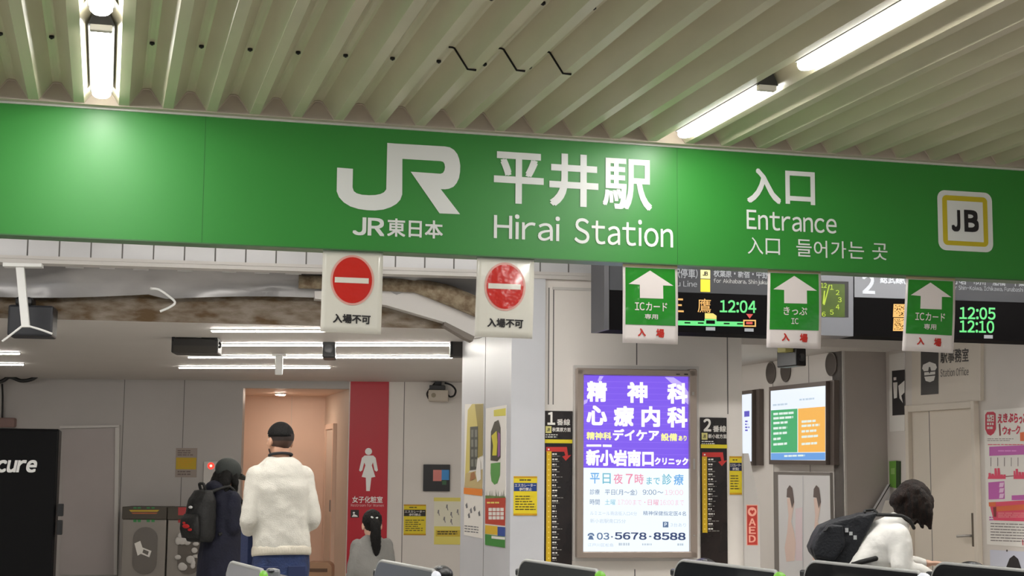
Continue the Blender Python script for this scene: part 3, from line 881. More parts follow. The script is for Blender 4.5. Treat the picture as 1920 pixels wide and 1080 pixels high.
f.face(mb, [(242, 956), (299, 956), (295, 959.5), (245, 959.5)], 0.022, M('bin_yellow', (190, 160, 50), 0.5)); f.face(mb, [(246, 961), (296, 961), (293, 963.5), (249, 963.5)], 0.022, M('bin_orange', (170, 96, 60), 0.5)); mb.build('stripes', f.root)
for x in (250, 258, 275, 284):
    mb = MB(); f.face(mb, [(x, 974), (x + 6, 974), (x + 6, 979), (x, 979)], 0.002, M('bin_green', (60, 140, 80), 0.5)); f.face(mb, [(x, 951), (x + 6, 951), (x + 6, 953.5), (x, 953.5)], 0.022, MATS['bin_green']); mb.build('green_label', f.root)
mb = MB()
f.face(mb, [(252, 1019), (263, 1014), (270, 1035), (258, 1042)], 0.014, PAPER); f.face(mb, [(266, 1026), (284, 1033), (280, 1045), (263, 1038)], 0.0145, PAPER); f.face(mb, [(269, 1030), (279, 1034), (277, 1041), (267, 1036)], 0.0155, BIN if False else MATS['bin_window'])
mb.build('waste_pictogram', f.root)
f, cx = bin_box('recycling box with red labels, beside the person in the navy coat', 314, 392, 951, 1)
mb = MB(); f.face(mb, [(334, 951), (352, 951), (352, 966), (334, 966)], 0.022, M('bin_red', (176, 60, 62), 0.5)); f.face(mb, [(334, 973), (354, 973), (354, 980), (334, 980)], 0.002, MATS['bin_red']); mb.build('red_labels', f.root)
rnd = random.Random(5); mb = MB()
for i in range(16):
    x = rnd.uniform(334, 372); y = rnd.uniform(1000, 1066)
    mb.ball((f.xz(x, y)[0], -0.02, f.xz(x, y)[1]), (rnd.uniform(0.03, 0.06), 0.012, rnd.uniform(0.02, 0.05)), M('clear_bag', (196, 192, 188), 0.12, coat=0.6), 10, 6)
mb.build('rubbish_bag', f.root)
# notices and boxes on the back wall
YEL = M('notice_yellow', (226, 204, 34), 0.5); NAVY = M('notice_navy', (32, 38, 74), 0.5); NBLUE = M('notice_blue', (28, 62, 132), 0.5)
AMBER = M('notice_amber', (200, 150, 20), 0.5); PYEL = M('pale_yellow', (232, 218, 110), 0.5); INK = M('ink', (60, 52, 30), 0.6)
f = Fr(BACK, 'wall_notice', 'small grey and yellow notice above the recycling boxes', 'notice', 349, 895)
mb = MB(); f.box(mb, (329, 840, 369, 895), 0.006, 0, M('notice_grey', (150, 138, 130), 0.5)); mb.build('plate', f.root)
mb = MB(); f.quad(mb, (330, 858, 368, 880), 0.008, M('dull_yellow', (186, 156, 26), 0.5)); mb.build('yellow_band', f.root)
mb = MB(); dashes(f, mb, (333, 844, 366, 856), 3, M('dull_ink', (110, 96, 92), 0.6), 0.008, 3); dashes(f, mb, (333, 883, 366, 893), 2, MATS['dull_ink'], 0.008, 4); dashes(f, mb, (334, 862, 366, 877), 4, AMBER, 0.0095, 5); mb.build('print', f.root)
f = Fr(BACK, 'alarm_box', 'slim white wall box with a glowing red lamp beside the capped person', 'alarm', 400, 930)
mb = MB(); f.box(mb, (381, 865, 412, 935), 0.04, 0, WHITE_PANEL); mb.build('box', f.root, 0.006)
mb = MB(); f.face(mb, [(395.5 + 6.5 * math.cos(k * 0.39), 873.5 + 6.5 * math.sin(k * 0.39)) for k in range(16)], 0.042, E_('alarm_red', (255, 60, 46), 1.6)); f.face(mb, [(395.5 + 2.5 * math.cos(k * 0.39), 873.5 + 2.5 * math.sin(k * 0.39)) for k in range(16)], 0.0435, E_('alarm_core', (255, 190, 170), 2)); mb.build('red_lamp', f.root)
f = Fr(BACK, 'wall_display', 'black square wall display with a pink and a blue patch', 'display', 818, 921)
mb = MB(); f.box(mb, (793.5, 871, 843.5, 921), 0.04, 0, M('display_black', (34, 32, 34), 0.3)); mb.build('panel', f.root, 0.004)
mb = MB(); f.quad(mb, (812, 881, 828, 902), 0.042, M('patch_pink', (216, 130, 122), 0.4)); f.quad(mb, (828, 881, 842, 900), 0.042, M('patch_blue', (58, 140, 206), 0.4)); f.quad(mb, (829, 901, 837, 909), 0.042, M('patch_green', (50, 96, 60), 0.4)); mb.build('patches', f.root)
def yellow_notice(plane, label, a, seed, group, band=NAVY):
    x0, y0, x1, y1 = a; w = x1 - x0; h = y1 - y0
    f = Fr(plane, 'yellow_notice', label, 'notice', (x0 + x1) / 2, y1, group)
    mb = MB(); f.box(mb, a, 0.004, 0, YEL); mb.build('sheet', f.root)
    mb = MB(); f.quad(mb, (x0, y0, x1, y0 + 0.045 * h), 0.0055, AMBER); mb.build('edge_band', f.root); mb = MB(); f.quad(mb, (x0, y1 - 0.05 * h, x1, y1), 0.0055, AMBER); mb.build('edge_band', f.root)
    mb = MB(); f.quad(mb, (x0 + 0.01 * w, y0 + 0.17 * h, x1 - 0.01 * w, y0 + 0.38 * h), 0.0055, band); mb.build('dark_band', f.root)
    mb = MB(); f.text(mb, 'エスカレーター', (x0 + 0.05 * w, y0 + 0.19 * h, x1 - 0.05 * w, y0 + 0.27 * h), 0.007, PAPER, 0.012); f.text(mb, '歩行禁止', (x0 + 0.24 * w, y0 + 0.29 * h, x1 - 0.22 * w, y0 + 0.37 * h), 0.007, PAPER, 0.02); mb.build('lettering', f.root)
    mb = MB(); dashes(f, mb, (x0 + 0.25 * w, y0 + 0.08 * h, x0 + 0.75 * w, y0 + 0.14 * h), 1, INK, 0.0055, seed); dashes(f, mb, (x0 + 0.07 * w, y0 + 0.5 * h, x1 - 0.06 * w, y0 + 0.9 * h), 6, INK, 0.0055, seed + 1, 0.35); mb.build('print', f.root)
G_ = 'yellow escalator notices'
yellow_notice(BACK, 'yellow escalator notice on the back wall below the black wall display', (757, 946, 798.5, 1003.5), 1, G_, M('notice_dark', (40, 36, 34), 0.5))
yellow_notice(HEAD, 'yellow escalator notice on the front of the white column', (963, 893, 1007, 966.5), 2, G_, NBLUE)
f = Fr(BACK, 'poster', 'white and yellow poster with small black sketches, left of the column', 'poster', 838, 1021)
mb = MB(); f.box(mb, (813.5, 933, 876, 1021), 0.004, 0, M('poster_cream', (232, 228, 206), 0.5)); mb.build('sheet', f.root)
mb = MB(); f.quad(mb, (813.5, 933, 876, 940), 0.0055, PYEL); mb.build('yellow_header', f.root); mb = MB(); f.quad(mb, (814, 987, 876, 1021), 0.0055, PYEL); f.quad(mb, (817, 994, 866, 1006), 0.0065, M('poster_gold', (214, 186, 60), 0.5)); mb.build('yellow_fields', f.root)
mb = MB(); rnd = random.Random(8)
for cx, cy in ((822, 961), (838, 951), (846, 965), (858, 960), (833, 974), (846, 978)):
    f.face(mb, [(cx - 2, cy + 2), (cx - 0.8, cy - 5), (cx + 1.5, cy - 5), (cx + 1.2, cy + 0), (cx + 2.6, cy + 6), (cx + 1.4, cy + 6), (cx - 0.4, cy + 1)], 0.006, M('sketch_ink', (132, 130, 130), 0.6))
dashes(f, mb, (820, 996, 866, 1004), 2, INK, 0.0075, 9); mb.build('sketches', f.root)
# wall speaker with cable
f = Fr(BACK, 'wall_speaker', 'beige box speaker with looped cables high beside the column', 'speaker', 822, 752)
mb = MB(); f.box(mb, (803, 731, 840, 752), 0.3, 0.08, M('speaker_beige', (196, 186, 172), 0.5)); mb.build('cabinet', f.root, 0.01)
mb = MB(); f.face(mb, [(813 + 4.5 * math.cos(k * 0.4), 741 + 4.5 * math.sin(k * 0.4)) for k in range(16)], 0.302, M('speaker_cone', (150, 140, 120), 0.6)); mb.build('driver', f.root)
mb = MB(); f.box(mb, (815, 712, 827, 722), 0.16, 0.02, BLACK_PL); f.box(mb, (805, 722, 834, 731), 0.26, 0.02, BLACK_PL); mb.build('bracket', f.root, 0.006)
def cab(fr, name, pts, r, mat, parent=None):
    """cable through pixel points with a distance before the plane"""
    P = [Vector((fr.xz(x, y, o)[0], -o, fr.xz(x, y, o)[1])) for x, y, o in pts]
    out = []
    for i in range(len(P) - 1):
        p0 = P[max(i - 1, 0)]; p1 = P[i]; p2 = P[i + 1]; p3 = P[min(i + 2, len(P) - 1)]
        for k in range(6):
            t = k / 6
            out.append(0.5 * ((2 * p1) + (p2 - p0) * t + (2 * p0 - 5 * p1 + 4 * p2 - p3) * t * t + (3 * p1 - p0 - 3 * p2 + p3) * t ** 3))
    out.append(P[-1])
    mb = MB(); mb.sweep(out, r, mat, 6)
    return mb.build(name, parent if parent is not None else fr.root)
cab(f, 'cable', [(834, 718, 0.1), (846, 722, 0.12), (854, 731, 0.14), (852, 741, 0.16), (844, 744, 0.18), (838, 738, 0.2)], 0.012, BLACK_PL)
cab(f, 'cable', [(804, 748, 0.2), (801, 738, 0.2), (808, 727, 0.15), (818, 716, 0.1)], 0.012, BLACK_PL)
# things hanging under the left room ceiling
def hang(name, label, cat, px, py, d, rot=-10):
    return Fr(Pl.at(px, d, rot), name, label, cat, px, py)
f = hang('box_speaker', 'black box speaker under the ceiling, left of the black camera', 'speaker', 365, 662, 12.2)
mb = MB(); f.box(mb, (321, 634, 409, 662), 0.0, -0.3, M('speaker_black', (44, 42, 40), 0.5)); mb.build('cabinet', f.root, 0.012)
mb = MB(); f.box(mb, (322, 626, 327, 640), 0.005, -0.2, DARK); f.box(mb, (403, 626, 408, 640), 0.005, -0.2, DARK); f.box(mb, (322, 625.5, 408, 629), 0.004, -0.2, DARK); f.box(mb, (378, 626, 406, 638), -0.02, -0.2, DARK); mb.build('bracket', f.root)
mb = MB(); f.quad(mb, (325, 648, 405, 661), 0.004, M('speaker_grille', (62, 58, 54), 0.7)); mb.build('grille', f.root)
cab(f, 'cable', [(408, 640, -0.1), (413, 645, -0.05), (412, 651, -0.05), (406, 648, -0.05)], 0.01, BLACK_PL)
def bullet_camera(label, px, py, d, s, yaw=-10):
    f = hang('security_camera', label, 'camera', px, py, d, yaw)
    k = d / F_PX * s
    mb = MB(); mb.box(-12 * k, 12 * k, -10 * k, 60 * k, -20 * k, 16 * k, BLACK_PL); mb.build('body', f.root, 2.5 * k)
    mb = MB(); mb.disc(0, -3 * k, 8 * k, 8 * k, -13 * k, -9 * k, M('camera_ring', (48, 48, 52), 0.3), 20); mb.disc(0, -3 * k, 5 * k, 5 * k, -14.5 * k, -13 * k, M('camera_glass', (70, 74, 78), 0.08, coat=1), 20); mb.build('lens', f.root)
    mb = MB(); mb.box(-15 * k, 13 * k, 8 * k, 14 * k, 14 * k, 22 * k, BLACK_PL); mb.sweep([(-6 * k, 12 * k, 18 * k), (-14 * k, 22 * k, 26 * k), (-16 * k, 24 * k, 40 * k)], 3.4 * k, BLACK_PL); mb.build('bracket', f.root)
    return f, k
f, k = bullet_camera('black security camera beside the left no-entry notice', 617, 652, 12.6, 1.0)
mb = MB(); mb.sweep([(-8 * k, 20 * k, 20 * k), (-20 * k, 20 * k, 28 * k), (-24 * k, 20 * k, 22 * k), (-19 * k, 20 * k, 12 * k), (-12 * k, 20 * k, 16 * k)], 1.5 * k, BLACK_PL, 6); mb.build('cable', f.root)
f, k = bullet_camera('black security camera in front of the wall with round vents', 1497, 668, 13.2, 0.95, 8)
mb = MB(); mb.box(-30 * k, -10 * k, 0, 30 * k, 8 * k, 18 * k, M('camera_arm_olive', (170, 164, 96), 0.5)); mb.build('arm', f.root, 1.5 * k)
mb = MB(); mb.box(-16 * k, -10 * k, 22 * k, 30 * k, 14 * k, 2.62 - f.z0, BLACK_PL); mb.build('ceiling_stem', f.root)
f = hang('white_post', 'short white post hanging from the ceiling under the light strips', 'fixture', 523, 703, 14.0)
mb = MB(); X = f.xz(516, 690)[0]; X2 = f.xz(530, 690)[0]; zt_ = Z_IN - f.z0
mb.box(X, X2, -0.03, 0.04, 0, zt_, WHITE_PL); mb.build('tube', f.root, 0.008)
mb = MB(); mb.box(X - 0.03, X2 + 0.03, -0.06, 0.07, zt_ - 0.015, zt_, WHITE_PL); mb.build('flange', f.root)
f = hang('monitor', 'dark monitor back poking out behind the column under the ceiling', 'monitor', 856, 669, 12.4)
mb = MB(); f.box(mb, (844, 640, 872, 669), 0, -0.15, M('monitor_dark', (66, 62, 60), 0.5)); mb.build('cabinet', f.root, 0.006)
mb = MB(); f.box(mb, (845, 634, 849, 664), 0.01, -0.03, BLACK_PL); f.box(mb, (843, 633, 866, 638), 0.01, -0.1, BLACK_PL); mb.build('bracket', f.root)
# hanging speaker and its white post at the far left
f = hang('hanging_speaker', 'black box hanging under the header at the far left', 'speaker', 58, 632, 10.45, -5)
mb = MB(); f.box(mb, (14, 572, 99, 630), -0.05, -0.32, M('speaker_blue_black', (24, 26, 34), 0.4)); mb.build('cabinet', f.root, 0.015)
mb = MB(); f.box(mb, (28, 556, 60, 573), -0.06, -0.28, BLACK_PL); mb.build('bracket', f.root, 0.02)
f = hang('hanger_post', 'white hanging post with splayed feet in front of the black box', 'fixture', 45, 613, 10.1, -5)
mb = MB(); f.poly(mb, [(29, 497), (44, 497), (55, 613), (40, 613)], 0.03, -0.02, WHITE_PL); mb.build('post', f.root, 0.004)
mb = MB(); f.poly(mb, [(5, 492), (78, 494), (78, 500), (5, 499)], 0.05, -0.05, WHITE_PL); mb.build('top_plate', f.root)
for pts in (((42, 611), (20, 628), (4, 640)), ((52, 611), (76, 618), (98, 626))):
    cab(f, 'foot_rod', [(x, y, 0.02) for x, y in pts], 0.008, WHITE_PL)
# duct sheeting in the open ceiling and loose cable
DUCT = M('duct_sheet', (170, 168, 168), 0.28, metal=0.25, var=0.25, scale=2.2, stretch=(0.7, 1, 2), bump=0.35, bscale=3)
f = Fr(HEAD, 'duct_sheet', 'sagging silver duct sheeting in the open ceiling behind the tiled header', 'duct', 300, 520)
mb = MB(); cols = 40; rows = 10; V = []; rnd = random.Random(3)
for j in range(rows + 1):
    for i in range(cols + 1):
        px = -420 + i * (1330 / cols)
        yt = 470 + 0.028 * px; yb = 552 + 18 * math.sin(px * 0.008 + 0.9) * 0.35 + (10 if px > 300 else 0)
        t = j / rows
        py = yt + (yb - yt) * t
        o = -0.16 - 0.24 * t - 0.07 * math.sin(t * 3.1) * (1 + 0.5 * math.sin(px * 0.013 + 2 * t)) - 0.02 * math.sin(px * 0.06 + t * 5)
        X, Z = f.xz(px, py, o); V.append((X, -o, Z))
mb.add(V, [(j * (cols + 1) + i, j * (cols + 1) + i + 1, (j + 1) * (cols + 1) + i + 1, (j + 1) * (cols + 1) + i) for j in range(rows) for i in range(cols)], DUCT, True)
mb.build('sheet', f.root)
f = Fr(HEAD, 'pipe_cover', 'brown wrapped pipe between the two no-entry notices', 'pipe', 800, 560)
mb = MB(); P = []
for px, py, o in ((560, 528, -0.35), (720, 533, -0.34), (780, 535, -0.33), (840, 553, -0.32), (905, 580, -0.31)):
    X, Z = f.xz(px, py, o); P.append((X, -o, Z))
mb.sweep(P, [0.05, 0.05, 0.055, 0.075, 0.075], M('pipe_wrap', (116, 96, 74), 0.8, rgb2=(160, 146, 122), scale=18, bump=0.6), 14); mb.build('pipe', f.root)
f = Fr(HEAD, 'sloping_soffit', 'white sloping soffit beam descending to the column', 'beam', 800, 600); f.root['kind'] = 'structure'
mb = MB(); f.poly(mb, [(590, 546), (783, 546), (905, 592), (905, 632), (886, 634), (834, 604), (724, 572), (590, 560)], -0.36, -0.5, M('soffit_white', (206, 202, 198), 0.45)); mb.build('panel', f.root)
mb = MB(); f.poly(mb, [(834, 603), (890, 631), (886, 640), (872, 634), (832, 610)], -0.355, -0.5, M('soffit_edge', (120, 112, 104), 0.6)); mb.build('edge', f.root)
f = Fr(HEAD, 'loose_cable', 'bent white cable end dangling before the silver sheeting', 'cable', 310, 560)
cab(f, 'cable', [(283, 540.5, -0.34), (283, 540.5, -0.2), (284, 541, -0.05), (298, 543, -0.04), (316, 555, -0.03), (328, 567, -0.03), (318, 576, -0.03), (300, 584, -0.03)], 0.009, WHITE_PL)
f0_ = None
for i, (x0, x1, y0) in enumerate(((123, 157, 493), (187, 215, 494), (250, 278.5, 496.5), (333, 362, 499), (417, 443, 501), (478, 505, 503), (535, 565, 504.5))):
    f = Fr(HEAD, 'header_clip', ('white clip under the tiled header, %s from the left' % ('first', 'second', 'third', 'fourth', 'fifth', 'sixth', 'seventh')[i]), 'clip', (x0 + x1) / 2, y0, 'white clips under the tiled header', off=-0.15)
    X0, Z1 = f.xz(x0, y0); X1, Z0 = f.xz(x1, y0 + 10.5)
    mb = MB(); mb.box(X0, X1, 0, 0.004, Z0, Z1 + 0.06, WHITE_PL); mb.box(X0, X1, -0.03, 0.004, Z1 + 0.05, Z1 + 0.06, WHITE_PL)
    o = mb.build('clip_plate', f.root)
# cables on the far left wall
f = Fr(BACK, 'wall_cables', 'dark cables drooping along the ceiling edge above the vending machine', 'cable', 30, 715)
cab(f, 'cable', [(-60, 730, 0.3), (0, 716, 0.3), (18, 707, 0.3), (40, 714, 0.3), (60, 711, 0.3), (72, 703, 0.3)], 0.025, BLACK_PL)
cab(f, 'cable', [(4, 720, 0.2), (5, 745, 0.1), (4, 785, 0.05)], 0.012, BLACK_PL)
mb = MB(); f.box(mb, (-20, 783, 26, 801), 0.12, 0, M('junction_rose', (136, 110, 104), 0.6)); mb.build('junction_box', f.root, 0.02)
f = Fr(BACK, 'ceiling_cable', 'thin dark cable hanging across the left room ceiling', 'cable', 180, 625)
cab(f, 'cable', [(123, 630, 6.2), (150, 631, 6.2), (190, 626, 6.25), (225, 618, 6.3), (256, 606, 6.4)], 0.006, M('cable_grey', (90, 84, 78), 0.6))
# brown box on the washroom floor
f = Fr(BACK, 'brown_bin', 'brown rounded bin at the mouth of the washroom passage', 'bin', 598, 1078, off=0.5)
f.root.location.z = 0; f.z0 = 0
X0, X1 = f.xz(570, 1060)[0], f.xz(622, 1060)[0]; zt_ = f.xz(590, 1054.5)[1]
BRN = M('bin_brown', (166, 128, 98), 0.55, var=0.1)
mb = MB(); mb.prism(rrect(X0, 0.02, X1, zt_, 0.07), 0, 0.3, BRN); mb.build('body', f.root, 0.01)
mb = MB(); mb.box(X0 + 0.05, X1 - 0.05, -0.006, 0, zt_ - 0.11, zt_ - 0.07, M('slot_brown', (92, 66, 48), 0.6)); mb.build('slot', f.root)

# ------------------------------------------------------------------ column posters
f = Fr(COLS, 'poster', 'tall poster of a yellow room with a lattice window on the side of the column', 'poster', 888, 1008)
q3 = lambda x, y: (640 + x / 2.7, 680 + y / 2.7)
def fp(fr, mb, pts, off, mat): fr.face(mb, [q3(*p) for p in pts], off, mat)
mb = MB(); f.poly(mb, [q3(626, 210), q3(718, 208), q3(712, 890), q3(620, 872)], 0.004, 0, PAPER); mb.build('sheet', f.root)
mb = MB(); fp(f, mb, [(662, 209), (718, 208), (716, 455), (640, 560), (625, 600), (640, 240)], 0.0055, M('poster_straw', (206, 190, 110), 0.5)); fp(f, mb, [(676, 211), (717, 210), (716, 470), (690, 480), (690, 330)], 0.0062, M('poster_olive', (150, 134, 66), 0.5)); fp(f, mb, [(630, 560), (715, 540), (713, 640), (622, 630)], 0.006, M('poster_tan', (190, 170, 120), 0.5)); mb.build('room_picture', f.root)
mb = MB(); fp(f, mb, [(652, 325), (692, 322), (690, 540), (650, 545)], 0.007, M('lattice_dark', (70, 72, 66), 0.5))
for yy in (340, 390, 440, 490):
    for xx in (657, 676):
        fp(f, mb, [(xx, yy), (xx + 12, yy - 1), (xx + 12, yy + 36), (xx, yy + 37)], 0.008, M('lattice_grey', (120, 122, 112), 0.5))
mb.build('lattice_window', f.root)
mb = MB(); fp(f, mb, [(690, 480), (705, 500), (706, 590), (688, 605), (680, 560)], 0.0085, PAPER); fp(f, mb, [(655, 560), (672, 552), (680, 585), (650, 600)], 0.0085, M('poster_brown', (160, 110, 70), 0.5)); mb.build('figures', f.root)
mb = MB(); fp(f, mb, [(620, 632), (714, 640), (713, 675), (619, 664)], 0.0088, M('poster_orange', (226, 130, 40), 0.5)); mb.build('orange_band', f.root)
mb = MB()
for a in ((628, 720), (650, 745), (668, 735), (692, 760), (640, 770)):
    fp(f, mb, [(a[0], a[1]), (a[0] + 8, a[1] - 12), (a[0] + 12, a[1] + 14), (a[0] + 4, a[1] + 18)], 0.0055, M('sketch_ink2', (110, 110, 114), 0.6))
dashes(f, mb, (871, 985, 899, 1000), 3, MATS['sketch_ink2'], 0.0055, 6, 0.4, 3, 6, 0.1); mb.build('sketches', f.root)
f = Fr(COLS, 'poster', 'tall green-footed event poster on the column side, nearer the front edge', 'poster', 929, 1024)
mb = MB(); f.poly(mb, [q3(732, 232), q3(834, 214), q3(829, 938), q3(727, 922)], 0.004, 0, PAPER); mb.build('sheet', f.root)
mb = MB(); fp(f, mb, [(772, 240), (832, 230), (832, 268), (772, 272)], 0.0055, M('poster_lemon', (214, 204, 60), 0.5)); mb.build('yellow_label', f.root)
mb = MB()
fp(f, mb, [(757, 350), (775, 300), (795, 290), (806, 330), (806, 480), (790, 500), (755, 495)], 0.0055, M('draw_dark', (60, 56, 40), 0.5))
fp(f, mb, [(760, 370), (786, 345), (790, 400), (786, 470), (764, 470), (768, 420)], 0.0065, M('draw_yellow', (206, 196, 50), 0.5)); fp(f, mb, [(792, 350), (804, 360), (804, 470), (792, 480)], 0.0065, M('draw_purple', (140, 80, 140), 0.5)); mb.build('drawing', f.root)
mb = MB(); fp(f, mb, [(756, 510), (804, 505), (803, 570), (790, 610), (775, 618), (760, 600), (755, 560)], 0.0055, M('label_green', (84, 150, 70), 0.5)); mb.build('green_label', f.root)
mb = MB(); rnd = random.Random(4)
for i in range(22):
    x = rnd.uniform(733, 826); h = rnd.uniform(20, 55)
    fp(f, mb, [(x, 690), (x + 3, 690), (x + rnd.uniform(-6, 6), 690 - h)], 0.0055, M('grass_ink', (84, 92, 60), 0.6))
fp(f, mb, [(729, 672), (830, 678), (830, 692), (729, 690)], 0.0057, M('grass_green', (96, 120, 60), 0.6)); mb.build('grass_drawing', f.root)
mb = MB(); fp(f, mb, [(728, 688), (831, 684), (829, 826), (728, 815)], 0.006, M('event_red', (186, 60, 40), 0.5)); mb.build('red_field', f.root)
mb = MB()
for r in range(3):
    for c_ in range(4):
        x = 745 + c_ * 20; y = 735 + r * 21
        fp(f, mb, [(x, y), (x + 17, y), (x + 17, y + 17), (x, y + 17)], 0.0072, PAPER)
dashes(f, mb, (913, 941, 944, 947), 1, PYEL, 0.0072, 3); mb.build('timetable', f.root)
mb = MB(); fp(f, mb, [(728, 822), (790, 828), (790, 872), (727, 866)], 0.0065, M('event_yellow', (216, 176, 40), 0.5)); fp(f, mb, [(791, 830), (830, 833), (829, 880), (791, 876)], 0.0065, M('event_blue', (44, 74, 150), 0.5)); fp(f, mb, [(727, 868), (829, 882), (829, 938), (727, 922)], 0.006, M('event_green', (56, 132, 52), 0.5)); fp(f, mb, [(760, 876), (828, 884), (828, 897), (760, 890)], 0.0072, PAPER); mb.build('footer', f.root)

# ------------------------------------------------------------------ line boards, light box, safety sign
def line_board(label, x0, x1, y0, y1, num, words, yellow_y, red_y, ylast, seed, step):
    f = Fr(HEAD, 'line_board', label, 'sign', (x0 + x1) / 2, y1, 'black stop-list boards beside the light box', off=-0.03)
    w = x1 - x0
    mb = MB(); f.box(mb, (x0, y0, x1, y1), 0.008, 0, M('stoplist_black', (28, 24, 24), 0.25, rgb2=(44, 36, 34), scale=4)); mb.build('panel', f.root)
    mb = MB(); f.text(mb, num, (x0 + 5.5, y0 + 2, x0 + 20, y0 + 26), 0.0105, PAPER, 0.03)
    f.text(mb, '番線', (x0 + 23, y0 + 15, x0 + 48, y0 + 27), 0.0105, PAPER, 0.012)
    f.text(mb, words, (x0 + 14.5, y0 + 31, x0 + 49, y0 + 39), 0.0105, PAPER, 0.015); dashes(f, mb, (x0 + 2, y0 + 44, x0 + 30, y0 + 52), 2, PAPER, 0.0105, seed, 0.4, 2, 5); mb.build('lettering', f.root)
    mb = MB(); f.quad(mb, (x0 + 2, y0 + 28.5, x0 + 13, y0 + 41.5), 0.01, M('badge_cream', (214, 206, 130), 0.5)); b = mb.build('line_badge', f.root)
    mb = MB(); f.text(mb, 'JB', (x0 + 4.5, y0 + 32, x0 + 10.5, y0 + 38), 0.0115, BLK, 0.02); mb.build('line_code_lettering', b)
    mb = MB(); f.quad(mb, (x0 + 0.5, yellow_y, x1, yellow_y + 7), 0.01, M('stop_yellow', (222, 204, 40), 0.4)); mb.build('yellow_bar', f.root)
    mb = MB(); f.face(mb, [(x0 + 3, red_y), (x0 + 42, red_y), (x0 + 44, red_y + 16), (x0 + 50, red_y + 15), (x0 + 40, red_y + 26), (x0 + 33, red_y + 18), (x0 + 39, red_y + 16), (x0 + 37, red_y + 9), (x0 + 3, red_y + 9)], 0.01, M('stop_red', (196, 52, 48), 0.4)); mb.build('direction_arrow', f.root)
    mb = MB(); f.quad(mb, (x0 + 3.2, red_y + 8, x0 + 12.5, ylast), 0.0112, M('stop_line_yellow', (214, 176, 36), 0.4)); ln = mb.build('route_line', f.root)
    mb = MB(); y = red_y + 13.5; rnd = random.Random(seed)
    f.quad(mb, (x0 + 6.3, red_y + 3, x0 + 9.3, red_y + 6), 0.0125, PAPER)
    while y < ylast - 3:
        f.quad(mb, (x0 + 6.8, y - 0.8, x0 + 9, y + 1.2), 0.0125, M('stop_dot', (246, 226, 130), 0.5))
        dashes(f, mb, (x0 + 14.5, y - 1.5, x0 + rnd.uniform(22, 27), y + 1.9), 1, PAPER, 0.0105, int(y), 0.8, 2.5, 5)
        dashes(f, mb, (x0 + 14.5, y + 3.3, x0 + rnd.uniform(24, 36), y + 4.8), 1, M('stop_small_print', (150, 146, 140), 0.5), 0.0105, int(y) + 1, 0.7, 4, 8)
        y += step
    mb.build('stop_list', f.root)
line_board('black stop-list board headed 1, between the column and the light box', 1021, 1073, 770.5, 1066, '1', '秋葉原方面', 824, 838, 1066, 11, 9.75)
line_board('black stop-list board headed 2, right of the light box', 1313.5, 1363.5, 783, 1066, '2', '新小岩方面', 833.5, 848, 999, 12, 9.3)
yellow_notice(HEAD.shifted(-0.03), 'yellow escalator notice right of the board headed 2', (1368, 855.5, 1391, 927.5), 7, G_)
LB = HEAD.shifted(-0.03)
f = Fr(LB, 'light_box', 'tall backlit clinic advertisement in a grey frame, purple over white', 'light box', 1195, 1046)
ALU = M('frame_taupe', (158, 144, 134), 0.35, metal=0.35)
LBX = lambda a, b: (1080 + a / 5.683, 690 + b / 5.683)
LBY = lambda a, b: (1080 + a / 5.683, 870 + b / 5.683)
ox0, ox1, oy0, oy1 = 1082, 1307.5, 692, 1046
mb = MB()
f.poly(mb, [(1076, 684.5), (1310.5, 687), (1307, 1052), (1075, 1052.5)], 0.03, 0, WHITE_PANEL)
mb.build('wall_plate', f.root, 0.004)
mb = MB()
for a in ((ox0, oy0, 1094.5, oy1), (1294, oy0, ox1, oy1), (ox0, oy0, ox1, 704), (ox0, 1034.5, ox1, oy1)):
    f.box(mb, a, 0.10, 0.03, ALU)
mb.build('frame', f.root, 0.006)
mb = MB(); f.box(mb, (1268, 701, 1275, 702.6), 0.103, 0.1, DARK); f.box(mb, (1283, 700.6, 1290, 703), 0.103, 0.1, DARK); f.box(mb, (1298, 735, 1301.5, 741), 0.104, 0.1, STEEL); f.box(mb, (1300, 860, 1303.5, 880), 0.104, 0.1, STEEL); f.box(mb, (1300, 1003, 1303, 1005), 0.104, 0.1, STEEL); mb.build('locks', f.root)
PUR = M('lit_purple', (126, 88, 238), 0.4, emit=1.0)
LWH = E_('box_white', (236, 246, 255), 1.1); LWW = E_('box_letter_white', (255, 250, 255), 1.15); LYL = E_('box_yellow', (248, 244, 150), 1.1)
mb = MB(); f.face(mb, [(1094, 703.5), (1293.5, 706.5), (1294.5, 879), (1093.5, 877)], 0.06, PUR); mb.build('purple_face', f.root)
mb = MB(); f.face(mb, [(1093.5, 877), (1294.5, 879), (1295, 1036), (1093, 1034.5)], 0.06, LWH); mb.build('white_face', f.root)
mb = MB()
for k in range(1, 16):
    y = 703.5 + k * 11.3
    f.face(mb, [(1094, y), (1294, y + 2.2), (1294, y + 2.7), (1094, y + 0.5)], 0.0608, E_('purple_line', (160, 122, 250), 1.0))
f.face(mb, [LBX(250, 85), LBX(295, 88), LBX(262, 140), LBX(230, 138)], 0.0612, E_('purple_pale', (196, 176, 255), 1)); f.face(mb, [LBX(85, 345), LBX(130, 330), LBX(118, 370), LBX(82, 392)], 0.0612, MATS['glow_purple_pale']); f.face(mb, [LBX(945, 97), LBX(1040, 100), LBX(1130, 160), LBX(1205, 270), LBX(1207, 398), LBX(1160, 360), LBX(1060, 200)], 0.0612, MATS['glow_purple_pale'])
mb.build('purple_pattern', f.root)
def lb(mb, s, a, mat, bold, X=LBX):
    x0, y0 = X(a[0], a[1]); x1, y1 = X(a[2], a[3])
    f.text(mb, s, (x0, y0, x1, y1), 0.063, mat, bold, slope=0.012)
mb = MB()
